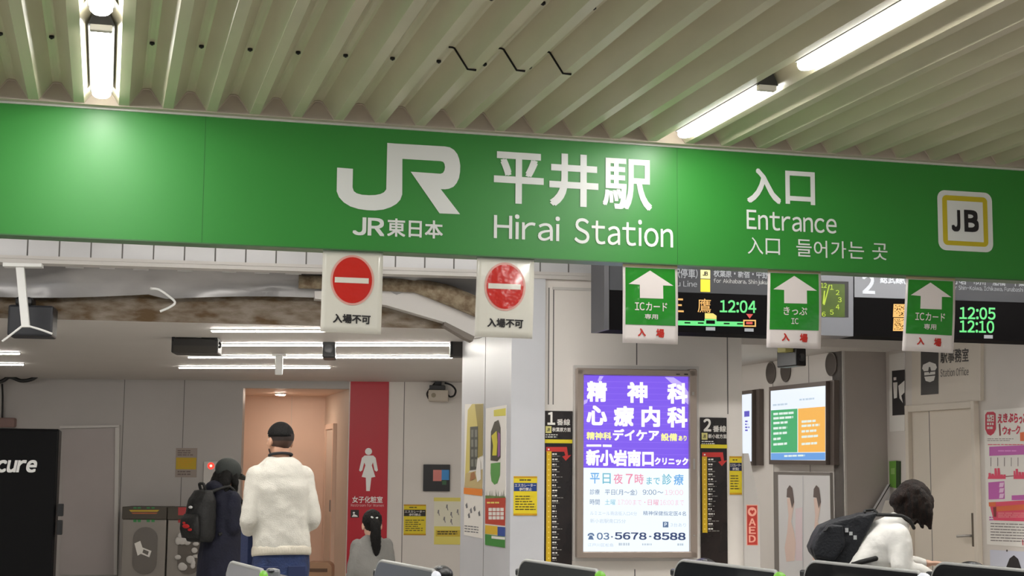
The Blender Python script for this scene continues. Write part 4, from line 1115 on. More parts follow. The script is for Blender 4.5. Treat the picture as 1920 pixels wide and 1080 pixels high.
for s, a in (('精', (115, 140, 330, 360)), ('神', (545, 150, 762, 372)), ('科', (972, 160, 1187, 380)), ('心', (112, 400, 330, 610)), ('療', (402, 405, 618, 622)), ('内', (697, 408, 895, 628)), ('科', (972, 412, 1187, 634))):
    lb(mb, s, a, LWW, 0.04)
mb.build('heading_lettering', f.root)
mb = MB(); lb(mb, '精神科', (112, 682, 378, 765), LYL, 0.03); lb(mb, 'デイケア', (392, 652, 885, 775), LWW, 0.035); lb(mb, '設備', (905, 695, 1078, 778), LYL, 0.03); lb(mb, 'あり', (1092, 720, 1178, 776), LYL, 0.03); mb.build('day_care_lettering', f.root)
mb = MB(); f.face(mb, [LBX(112, 815), LBX(270, 815), LBX(270, 838), LBX(112, 838)], 0.063, LWW); f.face(mb, [LBX(285, 815), LBX(380, 817), LBX(380, 842), LBX(285, 840)], 0.063, LWW); mb.build('small_print', f.root); mb = MB()
lb(mb, '新小岩南口', (108, 872, 828, 1045), LWW, 0.045); lb(mb, 'クリニック', (838, 955, 1195, 1035), LWW, 0.045); mb.build('clinic_lettering', f.root)
c_teal, c_blue, c_pink, c_dkblue, c_lpink, c_grey = E_('t_teal', (120, 190, 210), 1), E_('t_blue', (104, 172, 232), 1), E_('t_pink', (240, 150, 176), 1), E_('t_navy', (92, 116, 152), 1), E_('t_lpink', (246, 198, 212), 1), E_('t_grey', (190, 202, 214), 1)
c_ink = E_('t_ink', (50, 66, 110), 1)
mb = MB()
for s, a, m_ in (('平', (150, 95, 252, 208), c_blue), ('日', (283, 98, 370, 210), c_teal), ('夜', (400, 102, 498, 212), c_pink), ('7', (530, 105, 605, 212), c_pink), ('時', (625, 105, 722, 216), c_pink), ('まで', (752, 140, 895, 218), c_teal), ('診', (918, 105, 1020, 220), c_teal), ('療', (1042, 108, 1146, 224), c_blue)):
    lb(mb, s, a, m_, 0.012, LBY)
mb.build('evening_hours_lettering', f.root)
mb = MB()
lb(mb, '診療', (148, 268, 252, 326), c_dkblue, 0, LBY); lb(mb, '平日(月～金)', (308, 270, 650, 332), c_dkblue, 0, LBY); lb(mb, '9:00～', (712, 274, 930, 328), c_dkblue, 0, LBY); lb(mb, '19:00', (945, 276, 1142, 330), c_lpink, 0, LBY)
lb(mb, '時間', (148, 374, 252, 434), c_dkblue, 0, LBY); lb(mb, '土曜', (308, 376, 420, 436), c_teal, 0, LBY); lb(mb, '17:00まで', (445, 378, 700, 436), c_lpink, 0, LBY); lb(mb, '・', (728, 402, 740, 414), c_pink, 0, LBY); lb(mb, '日曜', (765, 380, 882, 440), c_pink, 0, LBY); lb(mb, '16:00まで', (895, 380, 1152, 440), c_lpink, 0, LBY)
mb.build('opening_hours_lettering', f.root)
mb = MB()
lb(mb, 'ルミエール商店街入口4分', (150, 504, 650, 548), c_grey, 0, LBY); mb.build('access_lettering', f.root); mb = MB(); lb(mb, '新小岩駅南口5分', (150, 585, 530, 630), c_grey, 0, LBY); mb.build('access_lettering', f.root); mb = MB(); lb(mb, '精神保健指定医4名', (716, 502, 1172, 550), c_dkblue, 0, LBY); mb.build('doctor_lettering', f.root); mb = MB(); lb(mb, '3台あり', (1005, 628, 1172, 670), c_grey, 0, LBY)
f.face(mb, [LBY(925, 615), LBY(985, 616), LBY(985, 676), LBY(925, 675)], 0.063, c_dkblue); lb(mb, 'P', (942, 626, 968, 664), LWH, 0.02, LBY)
mb.build('access_lettering', f.root)
# lift the P over its square
mb = MB()
lb(mb, '03', (222, 732, 354, 806), c_dkblue, 0.02, LBY); lb(mb, '5678', (412, 728, 752, 806), c_ink, 0.025, LBY); lb(mb, '8588', (826, 730, 1168, 810), c_ink, 0.03, LBY)
for a in ((374, 770, 392, 782), (778, 766, 803, 778)):
    f.face(mb, [LBY(a[0], a[1]), LBY(a[2], a[1]), LBY(a[2], a[3]), LBY(a[0], a[3])], 0.063, c_ink)
f.face(mb, [LBY(122, 765), LBY(128, 745), LBY(150, 734), LBY(175, 734), LBY(192, 748), LBY(196, 766), LBY(180, 768), LBY(174, 754), LBY(145, 752), LBY(138, 766)], 0.063, c_dkblue)
f.face(mb, [LBY(146, 760), LBY(172, 762), LBY(190, 806), LBY(128, 804)], 0.0635, c_dkblue)
mb.build('telephone_lettering', f.root)
mb = MB(); lb(mb, '江戸川区松島', (125, 845, 400, 880), c_grey, 0, LBY); dashes(f, mb, (1160, 1018, 1182, 1024), 1, c_grey, 0.063, 2, 0.8, 2, 4); dashes(f, mb, (1204, 1019, 1226, 1024), 1, c_grey, 0.063, 5, 0.7, 1, 3); dashes(f, mb, (1270, 1019, 1283, 1024), 1, c_grey, 0.063, 6, 0.8, 2, 4); mb.build('address_lettering', f.root)
# defibrillator cabinet
f = Fr(HEAD, 'aed_cabinet', 'white slant-topped side panel with a red AED sticker at the wall end', 'cabinet', 1410, 1078)
f.root.location.z = 0; f.z0 = 0
mb = MB(); pz = [(1395.5, 850), (1403.5, 850), (1424.5, 946)]
P = [f.xz(x, y, 0.0) for x, y in pz]; xb = f.xz(1424.5, 960)[0]; xa_ = f.xz(1395.5, 960)[0]
mb.prism([(xa_, 0), (xb, 0), (xb, P[2][1]), (P[1][0], P[1][1]), (xa_, P[0][1])], 0.0, 0.028, WHITE_PANEL); mb.build('panel', f.root, 0.004)
SAL = M('aed_red', (190, 62, 52), 0.4); SALR = M('aed_rim', (246, 176, 156), 0.4)
mb = MB(); f.quad(mb, (1399.5, 946.5, 1421, 1022.5), 0.002, SALR); f.quad(mb, (1401, 948, 1420, 1021.5), 0.0032, SAL); stk = mb.build('sticker', f.root)
mb = MB(); f.oval(mb, 1410.3, 959.5, 8.2, 8.6, 0.0045, SALR, 24); f.face(mb, [(1410.5, 965), (1406, 960), (1406.2, 957), (1408.5, 956), (1410.5, 958), (1412.6, 956), (1414.8, 957), (1415, 960)], 0.006, SAL); mb.build('heart_symbol', stk)
mb = MB()
for s, y in (('A', 972), ('E', 987.5), ('D', 1003.5)):
    f.text(mb, s, (1404, y, 1417, y + 13.5), 0.0045, SALR, 0.03)
mb.build('lettering', stk)

# ------------------------------------------------------------------ right-hand walls: vents, screens, posters, office door
s5 = lambda x, y: (1340 + x / 2.456, 640 + y / 2.456)
for i, (x, y, lab) in enumerate(((1446.7, 699, 'round dark vent high on the screen wall, left of three'), (1474.4, 695, 'round dark vent high on the screen wall, middle of three'), (1560, 682.7, 'round dark vent high on the screen wall, above the right edge of the lit screen'))):
    f = Fr(SCREEN, 'round_vent', lab, 'vent', x, y, 'round vents on the screen wall')
    mb = MB(); mb.disc(0, 0, 0.105, 0.105, -0.012, 0, M('vent_dark', (84, 76, 70), 0.6), 32); mb.build('grille', f.root)
    mb = MB(); mb.sweep([(0.105 * math.cos(a * math.pi / 16), -0.01, 0.105 * math.sin(a * math.pi / 16)) for a in range(33)], 0.007, M('vent_rim', (112, 104, 98), 0.5), 6); mb.build('rim', f.root)
f = Fr(SCREEN, 'wall_screen_display', 'lit screen with green and orange panels above the pale poster', 'screen', 1500, 871)
f.root.name = 'information_screen'
SCF = M('screen_frame', (104, 94, 88), 0.4, metal=0.3)
mb = MB(); f.poly(mb, [(1441.8, 725.8), (1564, 712.6), (1564, 872), (1441.8, 870.5)], 0.05, 0, SCF); f.poly(mb, [(1441.8, 725.8), (1548.5, 714.5), (1548.5, 871.5), (1441.8, 870.5)], 0.09, 0.05, SCF); mb.build('frame', f.root)
mb = MB(); f.face(mb, [(1445, 733), (1547.6, 723.3), (1547.6, 863.2), (1445, 862.3)], 0.092, E_('screen_white', (232, 240, 250), 1.05)); mb.build('glass', f.root)
GRN, ORG = E_('screen_green', (66, 170, 108), 1.0), E_('screen_orange', (246, 182, 84), 1.0)
mb = MB(); f.face(mb, [s5(259, 318), s5(381, 310), s5(381, 511), s5(259, 513)], 0.094, GRN); f.face(mb, [s5(384, 310), s5(509, 300), s5(509, 509), s5(384, 511)], 0.094, ORG); f.face(mb, [s5(259, 515), s5(509, 512), s5(509, 546), s5(259, 546)], 0.094, E_('screen_blue', (104, 160, 224), 1.0)); mb.build('colour_panels', f.root)
mb = MB()
SWT = E_('screen_text', (226, 240, 232), 1.0)
for y in (330, 350, 372, 396, 420, 445, 470):
    w = 95 if y not in (445,) else 40
    dashes(f, mb, (*s5(270, y), *s5(270 + w, y + 13)), 1, SWT, 0.0955, y, 0.8, 4, 12, -0.07)
for y in (365, 385, 410, 435, 468):
    dashes(f, mb, (*s5(400, y), *s5(496, y + 13)), 1, SWT, 0.0955, y + 1, 0.8, 4, 12, -0.07)
dashes(f, mb, (*s5(320, 524), *s5(450, 536)), 1, SWT, 0.0955, 4, 0.7, 6, 12, -0.03)
dashes(f, mb, (*s5(268, 290), *s5(340, 300)), 1, E_('screen_grey', (190, 206, 220), 1), 0.0955, 6, 0.8, 4, 8, -0.08); dashes(f, mb, (*s5(390, 265), *s5(480, 275)), 1, MATS['glow_screen_grey'], 0.0955, 7, 0.8, 4, 8, -0.08)
mb.build('screen_text', f.root)
f = Fr(SCREEN, 'information_screen', 'lit screen half hidden behind the wall with the light box', 'screen', 1400, 873)
mb = MB(); f.poly(mb, [(1310, 744), (1423.5, 729.2), (1423.5, 872.5), (1310, 874)], 0.05, 0, SCF); f.poly(mb, [(1310, 744), (1410.5, 731), (1410.5, 872.5), (1310, 874)], 0.09, 0.05, SCF); mb.build('frame', f.root)
mb = MB(); f.face(mb, [(1314, 750), (1409, 738), (1409, 865), (1314, 866)], 0.092, MATS['glow_screen_white']); mb.build('glass', f.root)
mb = MB(); f.face(mb, [s5(136, 322), s5(160, 320), s5(160, 346), s5(136, 348)], 0.094, E_('screen_navy', (92, 84, 190), 1)); dashes(f, mb, (*s5(140, 365), *s5(160, 420)), 4, MATS['glow_screen_navy'], 0.094, 3, 0.5, 3, 6); mb.build('screen_text', f.root)
f = Fr(SCREEN, 'framed_poster', 'pale framed poster of two figures seen from behind, under the lit screen', 'poster', 1508, 1078)
f.root.location.z = 0.45; f.z0 = 0.45
zb_ = 0.05
def down(fr, pts):
    return pts
mb = MB()
X0 = f.xz(1455, 900)[0]; X1 = f.xz(1562, 900)[0]; zt_ = f.xz(1508, 885)[1]
mb.box(X0, X1, -0.03, 0, 0, zt_, M('poster_frame_grey', (150, 146, 142), 0.35, metal=0.5)); mb.build('frame', f.root, 0.004)
mb = MB(); x0 = f.xz(1459, 900, 0.032)[0]; x1 = f.xz(1556, 900, 0.032)[0]; mb.add([(x0, -0.032, 0.04), (x1, -0.032, 0.04), (x1, -0.032, zt_ - 0.03), (x0, -0.032, zt_ - 0.03)], [(0, 1, 2, 3)], M('poster_pale', (224, 222, 222), 0.4)); mb.build('sheet', f.root)
mb = MB(); SKP = M('poster_skin', (232, 206, 194), 0.5); HRP = M('poster_hair', (112, 100, 96), 0.5); PNK = M('poster_pink', (230, 212, 216), 0.5)
f.face(mb, [s5(405, 620), s5(408, 620), s5(408, 1060), s5(405, 1060)], 0.0335, M('poster_line', (200, 200, 204), 0.5))
f.face(mb, [s5(372, 770), s5(404, 765), s5(404, 1010), s5(372, 1010)], 0.0335, PNK)
for dx, sc in ((0, 1.0), (123, 1.0)):
    f.face(mb, [s5(dx + 333, 725), s5(dx + 350, 715), s5(dx + 366, 740), s5(dx + 362, 775), s5(dx + 352, 830), s5(dx + 366, 880), s5(dx + 374, 930), s5(dx + 368, 1010), s5(dx + 330, 1015), s5(dx + 322, 950), s5(dx + 334, 880), s5(dx + 340, 800), s5(dx + 336, 760)], 0.034, SKP)
    f.face(mb, [s5(dx + 345, 662), s5(dx + 357, 675), s5(dx + 361, 700), s5(dx + 366, 740), s5(dx + 356, 770), s5(dx + 346, 720), s5(dx + 331, 718), s5(dx + 333, 680)], 0.035, HRP)
mb.build('figures', f.root)
# grey block details: white counter side and paper
fb_ = Fr(BLOCK, 'leaning_board', 'pale slanted board with a paper, between the grey block and the bent person', 'board', 1650, 1078)
mb = MB(); fb_.poly(mb, [(1668, 908), (1652, 935), (1632, 968), (1620, 990), (1620, 1080), (1668, 1080)], 0.09, 0.05, M('slant_board', (196, 194, 196), 0.4)); mb.build('board', fb_.root)
mb = MB(); fb_.face(mb, [(1668, 908), (1670, 908), (1622, 990), (1620, 990)], 0.0915, DARK); mb.build('edge', fb_.root)
mb = MB(); fb_.face(mb, [(1660, 938), (1678, 938), (1676, 970), (1650, 970)], 0.092, PAPER); mb.build('paper', fb_.root)
s6 = lambda x, y: (1580 + x / 2.456, 640 + y / 2.456)
f = Fr(OFFICE, 'pictogram_notice', 'white notice with a black pictogram, left of the station office door', 'notice', 1682, 809)
mb = MB(); f.poly(mb, [s6(214, 62), s6(285, 50), s6(285, 412), s6(216, 416)], 0.006, 0, PAPER); mb.build('sheet', f.root)
mb = MB(); f.face(mb, [s6(227, 136), s6(286, 130), s6(286, 338), s6(229, 342)], 0.0075, BLK); mb.build('black_field', f.root)
mb = MB(); f.face(mb, [s6(234, 166), s6(247, 165), s6(247, 178), s6(235, 180)], 0.009, PAPER); f.face(mb, [s6(232, 190), s6(252, 188), s6(250, 260), s6(236, 264)], 0.009, PAPER); f.face(mb, [s6(256, 205), s6(285, 180), s6(285, 235), s6(270, 250), s6(278, 285), s6(262, 262)], 0.009, PAPER); mb.build('pictogram', f.root)
f = Fr(OFFICE, 'leaflet_holder', 'small green leaflet holder above the leaning board', 'holder', 1677, 915)
mb = MB(); f.poly(mb, [s6(214, 552), s6(246, 550), s6(246, 676), s6(216, 670)], 0.012, 0, M('leaf_green', (106, 160, 60), 0.5)); mb.build('front', f.root)
mb = MB(); f.poly(mb, [s6(246, 550), s6(263, 552), s6(263, 668), s6(246, 676)], 0.012, 0, M('leaf_dark', (44, 66, 34), 0.5)); mb.build('side', f.root)
mb = MB(); f.face(mb, [s6(222, 585), s6(240, 583), s6(240, 612), s6(222, 612)], 0.0135, M('leaf_light', (150, 190, 110), 0.5)); mb.build('label_patch', f.root)
OFB = M('office_beige', (220, 210, 196), 0.45, var=0.03, scale=2)
f = Fr(OFFICE, 'office_sign_panel', 'grey panel over the office door with a cap pictogram and station office wording', 'sign', 1773, 758)
mb = MB(); f.poly(mb, [s6(318, -160), s6(636, -175), s6(634, 272), s6(318, 301)], 0.03, 0, OFB); mb.build('panel', f.root, 0.004)
mb = MB(); f.poly(mb, [s6(318, 262), s6(634, 238), s6(634, 272), s6(318, 301)], 0.036, 0.03, OFB); mb.build('ledge', f.root)
mb = MB(); f.face(mb, [s6(360, -20), s6(441, -26), s6(441, 242), s6(360, 248)], 0.0315, M('icon_grey', (58, 54, 52), 0.5)); ic = mb.build('icon_field', f.root)
mb = MB()
f.face(mb, [s6(366, 125), s6(370, 108), s6(400, 94), s6(428, 104), s6(434, 120), s6(426, 134), s6(374, 138)], 0.033, PAPER); f.face(mb, [s6(376, 143), s6(426, 139), s6(426, 152), s6(376, 157)], 0.033, PAPER)
f.face(mb, [s6(376, 163), s6(426, 158), s6(420, 180), s6(402, 188), s6(382, 182)], 0.033, PAPER); f.face(mb, [s6(397, 118), s6(403, 118), s6(407, 135), s6(400, 150), s6(394, 136)], 0.034, MATS['icon_grey']); mb.build('cap_pictogram', ic)
mb = MB(); f.text(mb, '駅事務室', (*s6(450, 34), *s6(580, 98)), 0.0315, M('sign_ink', (70, 64, 60), 0.5), 0.02, slope=-0.06); f.text(mb, 'Station Office', (*s6(450, 122), *s6(580, 160)), 0.0315, M('sign_ink2', (112, 104, 98), 0.5), 0.006, slope=-0.06); mb.build('lettering', f.root)
f = Fr(OFFICE, 'door_2', 'cream station office door with a steel lever handle', 'door', 1775, 1078); f.root['kind'] = 'structure'
f.root.location.z = 0; f.z0 = 0
def ox(px): return f.xz(px, 900)[0]
zt_ = f.xz(1790, 768)[1]
DOORC = M('door_cream', (224, 213, 198), 0.4, var=0.03, scale=1.5)
mb = MB(); mb.box(ox(1713), ox(1747), -0.01, 0, 0, zt_, OFB); mb.build('jamb_panel', f.root)
mb = MB(); mb.box(ox(1747.5), ox(1832.5), -0.012, 0, 0.01, zt_, DOORC); mb.box(ox(1747), ox(1748), -0.0135, 0, 0.01, zt_, JOINT); mb.build('door_leaf', f.root)
mb = MB()
for a, b in ((1708, 1714), (1833, 1839.5)):
    mb.box(ox(a), ox(b), -0.05, 0, 0, zt_ + 0.06, OFB)
mb.box(ox(1714) + 0.001, ox(1833) - 0.001, -0.048, 0, zt_ + 0.001, zt_ + 0.058, OFB); mb.build('door_frame', f.root, 0.005)
mb = MB(); f.box(mb, (1821.5, 962, 1829, 1025), 0.03, 0.012, M('handle_bronze', (120, 112, 100), 0.4, metal=0.6)); pl_ = mb.build('handle_plate', f.root, 0.003)
mb = MB(); X, Z = f.xz(1826, 1004.5); X2, Z2 = f.xz(1808, 1005.5)
mb.sweep([(X, -0.02, Z), (X, -0.06, Z), (X - 0.01, -0.065, Z), (X2, -0.065, Z2)], 0.011, STEEL, 10); mb.build('lever', pl_)
f = Fr(OFFICE, 'walk_poster', 'large white poster with red lettering and pink bars, right of the office door', 'poster', 1900, 1023)
W2 = 1985
top = lambda x: 769.5 - 0.075 * (x - 1845); bot = lambda x: 1020.5 + 0.075 * (x - 1850)
mb = MB(); f.poly(mb, [(1844.5, top(1844.5)), (W2, top(W2)), (W2, bot(W2)), (1850.5, bot(1850.5))], 0.004, 0, PAPER); mb.build('sheet', f.root)
s8 = lambda x, y: (1830 + x / 3.378, 760 + y / 3.375)
RED2 = M('walk_red', (206, 44, 74), 0.5); PUR2 = M('walk_purple', (196, 100, 178), 0.5); ORG2 = M('walk_orange', (226, 112, 70), 0.5); PNK2 = M('walk_pink', (226, 80, 110), 0.5)
mb = MB(); f.face(mb, [s8(58, 60), s8(70, 42), s8(110, 40), s8(124, 52), s8(126, 150), s8(112, 178), s8(92, 192), s8(72, 182), s8(58, 150)], 0.0055, RED2); bd = mb.build('red_badge', f.root)
mb = MB(); f.text(mb, '土日', (*s8(70, 58), *s8(114, 104)), 0.007, PAPER, 0.03, slope=0); f.text(mb, '限定', (*s8(70, 112), *s8(114, 160)), 0.007, PAPER, 0.02, slope=0) if False else dashes(f, mb, (*s8(70, 60), *s8(114, 160)), 4, PAPER, 0.007, 3, 0.6, 2, 6); mb.build('badge_print', bd)
mb = MB()
for ch, a in (('え', (137, 55, 168, 112)), ('き', (172, 50, 200, 108)), ('ぶ', (204, 50, 236, 108)), ('ら', (240, 50, 266, 110)), ('っ', (272, 72, 292, 115)), ('と', (298, 52, 330, 112)), ('ウ', (168, 132, 196, 185)), ('ォ', (200, 142, 222, 186)), ('ー', (226, 158, 250, 164)), ('ク', (252, 126, 280, 182))):
    f.text(mb, ch, (*s8(a[0], a[1]), *s8(a[2], a[3])), 0.0055, RED2, 0.035, slope=-0.06)
f.face(mb, [s8(143, 118), s8(153, 116), s8(158, 190), s8(148, 194)], 0.0055, M('walk_brown', (140, 60, 60), 0.5)); f.face(mb, [s8(278, 172), s8(330, 165), s8(330, 226), s8(280, 226)], 0.0055, ORG2); mb.build('red_lettering', f.root)
mb = MB(); dashes(f, mb, (*s8(72, 210), *s8(240, 232)), 2, M('walk_ink', (130, 120, 120), 0.5), 0.0055, 2, 0.35, 3, 8); dashes(f, mb, (*s8(75, 246), *s8(480, 256)), 1, PNK2, 0.0055, 8, 0.5, 4, 9)
f.face(mb, [s8(84, 262), s8(480, 245), s8(480, 305), s8(84, 320)], 0.0055, PUR2); dashes(f, mb, (*s8(140, 284), *s8(300, 300)), 1, M('walk_lilac', (226, 150, 214), 0.5), 0.0068, 3, 0.5, 8, 14)
for i in range(9):
    x = 92 + i * 43; f.face(mb, [s8(x, 330), s8(x + 4, 330), s8(x + 4, 385), s8(x, 386)], 0.0055, MATS['walk_ink'])
mb.build('timetable_strip', f.root)
mb = MB(); rnd = random.Random(2)
for x0, x1 in ((74, 188), (238, 360)):
    pts = [s8(x0, 466), s8(x1, 466)]; x = x1; tops = []
    while x > x0:
        h = rnd.uniform(395, 440); tops += [s8(x, h), s8(max(x - 14, x0), h)]; x -= 14; tops.append(s8(max(x, x0), 446)); x -= 5
    f.face(mb, pts + tops, 0.0055, PNK2)
f.face(mb, [s8(188, 448), s8(238, 444), s8(238, 449), s8(188, 453)], 0.0056, MATS['walk_brown']); mb.build('skyline_print', f.root)
mb = MB(); f.face(mb, [s8(78, 488), s8(180, 480), s8(182, 592), s8(80, 596)], 0.0055, PUR2)
for yy in (490, 525, 560):
    f.face(mb, [s8(150, yy), s8(178, yy - 2), s8(172, yy + 26), s8(146, yy + 28)], 0.0068, M('walk_pale', (236, 200, 228), 0.5))
f.face(mb, [s8(226, 570), s8(480, 560), s8(480, 596), s8(226, 600)], 0.0055, PUR2); mb.build('purple_blocks', f.root)
mb = MB(); f.face(mb, [s8(82, 614), s8(480, 592), s8(480, 740), s8(112, 728)], 0.0055, PNK2); f.face(mb, [s8(80, 614), s8(124, 611), s8(126, 640), s8(82, 640)], 0.0068, ORG2); f.face(mb, [s8(128, 640), s8(480, 612), s8(480, 650), s8(130, 672)], 0.0066, ORG2); f.face(mb, [s8(108, 645), s8(128, 643), s8(128, 705), s8(112, 706)], 0.007, MATS['walk_brown']); dashes(f, mb, (*s8(140, 680), *s8(420, 716)), 3, M('walk_salmon', (240, 160, 160), 0.5), 0.0068, 5, 0.4, 5, 14); mb.build('red_banner', f.root)
mb = MB(); dashes(f, mb, (*s8(92, 745), *s8(420, 870)), 7, MATS['walk_ink'], 0.0055, 9, 0.3, 4, 12, 0.03); dashes(f, mb, (*s8(84, 705), *s8(118, 735)), 2, PUR2, 0.0055, 4, 0.5, 4, 8); f.face(mb, [s8(292, 850), s8(298, 850), s8(300, 885), s8(294, 885)], 0.0055, RED2); mb.build('small_print', f.root)
f = Fr(OFFICE, 'door_poster', 'pale blue poster with a black rounded shape, below the red and white poster', 'poster', 1895, 1078)
mb = MB(); f.poly(mb, [(1856, 1031), (1960, 1036), (1960, 1130), (1858, 1120)], 0.004, 0, M('poster_ice', (206, 208, 222), 0.5)); mb.build('sheet', f.root)
mb = MB(); f.face(mb, [(1884, 1100), (1887, 1062), (1893, 1047), (1901, 1041), (1909, 1048), (1915, 1066), (1917, 1100)], 0.0055, BLK); mb.build('black_shape', f.root)
mb = MB(); f.oval(mb, 1888, 1032.5, 1.6, 2.2, 0.008, M('pin_dark', (80, 76, 74), 0.4), 12); mb.build('pin', f.root)

# ------------------------------------------------------------------ ticket gates
GA = math.radians(8.6)
GREEN_TIP = E_('gate_green', (128, 206, 52), 0.8)
def gate(label, pfar, fin_rgb, tip, length, fin_mat=None, reader=None, wide=True):
    p = hit_z(*pfar, 1.0)
    t = thing('ticket_gate', label, 'ticket gate', (p.x, p.y, 0), GA, 'automatic ticket gates across the concourse')
    L = length
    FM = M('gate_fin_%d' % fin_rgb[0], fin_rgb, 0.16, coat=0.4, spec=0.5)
    EDGE = M('gate_edge', (150, 150, 148), 0.35)
    mb = MB(); mb.box(0.012, 0.24, -1.5, 0.06, 0.0, 0.9, M('gate_steel', (168, 168, 166), 0.35, metal=0.7)); mb.build('body', t, 0.02)
    mb = MB(); mb.box(0.0, 0.245, -1.52, 0.07, 0.9, 0.945, M('gate_top', (52, 54, 56), 0.3)); mb.build('top_deck', t, 0.012)
    # raised side panel, rounded at the far upper corner (outline in y, z)
    r = 0.12
    out = [(0.0 - r * 0.0, 0.62)] + [(0.0 - r + r * math.cos(a * math.pi / 16), 1.0 - r + r * math.sin(a * math.pi / 16)) for a in range(0, 9)] + [(-L + 0.04, 1.0), (-L, 0.97), (-L - 0.02, 0.62)]
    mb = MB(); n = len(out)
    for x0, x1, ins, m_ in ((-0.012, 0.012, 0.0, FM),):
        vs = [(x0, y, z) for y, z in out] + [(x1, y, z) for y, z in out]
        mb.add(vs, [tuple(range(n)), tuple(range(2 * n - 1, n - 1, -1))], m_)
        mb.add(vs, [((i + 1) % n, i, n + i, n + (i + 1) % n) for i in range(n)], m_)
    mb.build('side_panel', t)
    mb = MB(); mb.sweep([(0.0, y, z) for y, z in out[1:-1]], 0.0135, EDGE, 8); mb.build('panel_edge', t)
    tm = {'green': GREEN_TIP, 'white': E_('gate_white', (240, 240, 244), 0.9)}[tip]
    mb = MB(); mb.ball((0.0, -L + 0.0, 0.978), (0.0185, 0.055, 0.026), tm, 16, 10); mb.build('status_lamp', t)
    mb = MB(); mb.box(0.02, 0.23, -1.5, -1.3, 0.945, 0.965, M('card_pad', (30, 60, 110), 0.3)); mb.build('card_pad', t, 0.006)
    mb = MB(); mb.box(0.24, 0.27, -0.9, -0.2, 0.3, 0.75, M('flap_grey', (70, 72, 74), 0.4)); mb.build('flap', t, 0.01)
    if reader:
        lx = 0.1
        wp = lambda y: Vector((p.x, p.y, 0)) + Matrix.Rotation(GA, 3, 'Z') @ Vector((lx, y, 1.0))
        ly = min((-0.01 * k for k in range(120)), key=lambda y: abs(project(wp(y))[0] - reader[0]))
        mb = MB()
        if fin_rgb[0] < 170:
            mb.ball((lx, ly, 0.975), (0.05, 0.11, 0.046), BLACK_PL, 18, 10); mb.build('passage_sensor', t)
        else:
            mb.box(lx - 0.03, lx + 0.03, ly - 0.05, ly + 0.05, 0.94, 1.0, M('sensor_pale', (150, 152, 156), 0.15, coat=0.6)); mb.build('passage_sensor', t, 0.015)
        mb = MB(); mb.ball((lx - 0.02, ly - 0.03, 1.006 if fin_rgb[0] < 170 else 0.99), (0.02, 0.03, 0.012), M('sensor_grey', (84, 86, 90), 0.2), 12, 8); mb.build('sensor_window', t)
    return t
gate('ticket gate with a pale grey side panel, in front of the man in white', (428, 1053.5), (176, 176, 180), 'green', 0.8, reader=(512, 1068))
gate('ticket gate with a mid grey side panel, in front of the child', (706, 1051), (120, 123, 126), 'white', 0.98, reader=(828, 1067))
gate('ticket gate with a charcoal side panel, below the white column', (974, 1049.5), (70, 72, 72), 'green', 1.06)
gate('ticket gate with a black side panel, below the light box', (1266, 1050), (34, 37, 40), 'green', 1.12, reader=(1322, 1050))
gate('ticket gate with a black side panel, in front of the bent person', (1510, 1052), (28, 29, 31), 'white', 1.1)
gate('ticket gate with a black side panel, in front of the office door', (1748, 1055), (31, 32, 34), 'white', 1.15, reader=(1822, 1053))

# ------------------------------------------------------------------ people
def loft(mb, rings, mat, seg=22):
    """rings: (cx, cy, cz, rx, ry, tilt) tilt = rotation of the section about x, degrees"""
    vs = []; fs = []
    for cx, cy, cz, rx, ry, tl in rings:
        a = math.radians(tl)
        for k in range(seg):
            w = 2 * math.pi * k / seg
            x = rx * math.copysign(abs(math.cos(w)) ** 0.85, math.cos(w)); y = ry * math.copysign(abs(math.sin(w)) ** 0.85, math.sin(w))
            vs.append((cx + x, cy + y * math.cos(a), cz + y * math.sin(a)))
    for i in range(len(rings) - 1):
        for k in range(seg):
            k2 = (k + 1) % seg
            fs.append((i * seg + k, i * seg + k2, (i + 1) * seg + k2, (i + 1) * seg + k))
    fs.append(tuple(range(seg - 1, -1, -1))); fs.append(tuple(range((len(rings) - 1) * seg, len(rings) * seg)))
    mb.add(vs, fs, mat, True)

def fuse(mb, name, parent, voxel, smooth=3, folds=None):
    """join the overlapping volumes into one continuous surface"""
    o = mb.build(name, parent)
    m = o.modifiers.new('fuse', 'REMESH'); m.mode = 'VOXEL'; m.voxel_size = voxel; m.use_smooth_shade = True
    if smooth:
        s_ = o.modifiers.new('soft', 'SMOOTH'); s_.iterations = smooth; s_.factor = 0.5
    if folds:
        tx = bpy.data.textures.new(name + '_folds', 'CLOUDS'); tx.noise_scale = folds[1]; tx.noise_depth = 2
        d = o.modifiers.new('folds', 'DISPLACE'); d.texture = tx; d.strength = folds[0]; d.mid_level = 0.5
    me = bpy.data.meshes.new_from_object(o.evaluated_get(bpy.context.evaluated_depsgraph_get()))
    old = o.data; o.modifiers.clear(); o.data = me; bpy.data.meshes.remove(old); me.name = name
    for p in me.polygons:
        p.use_smooth = True
    return o

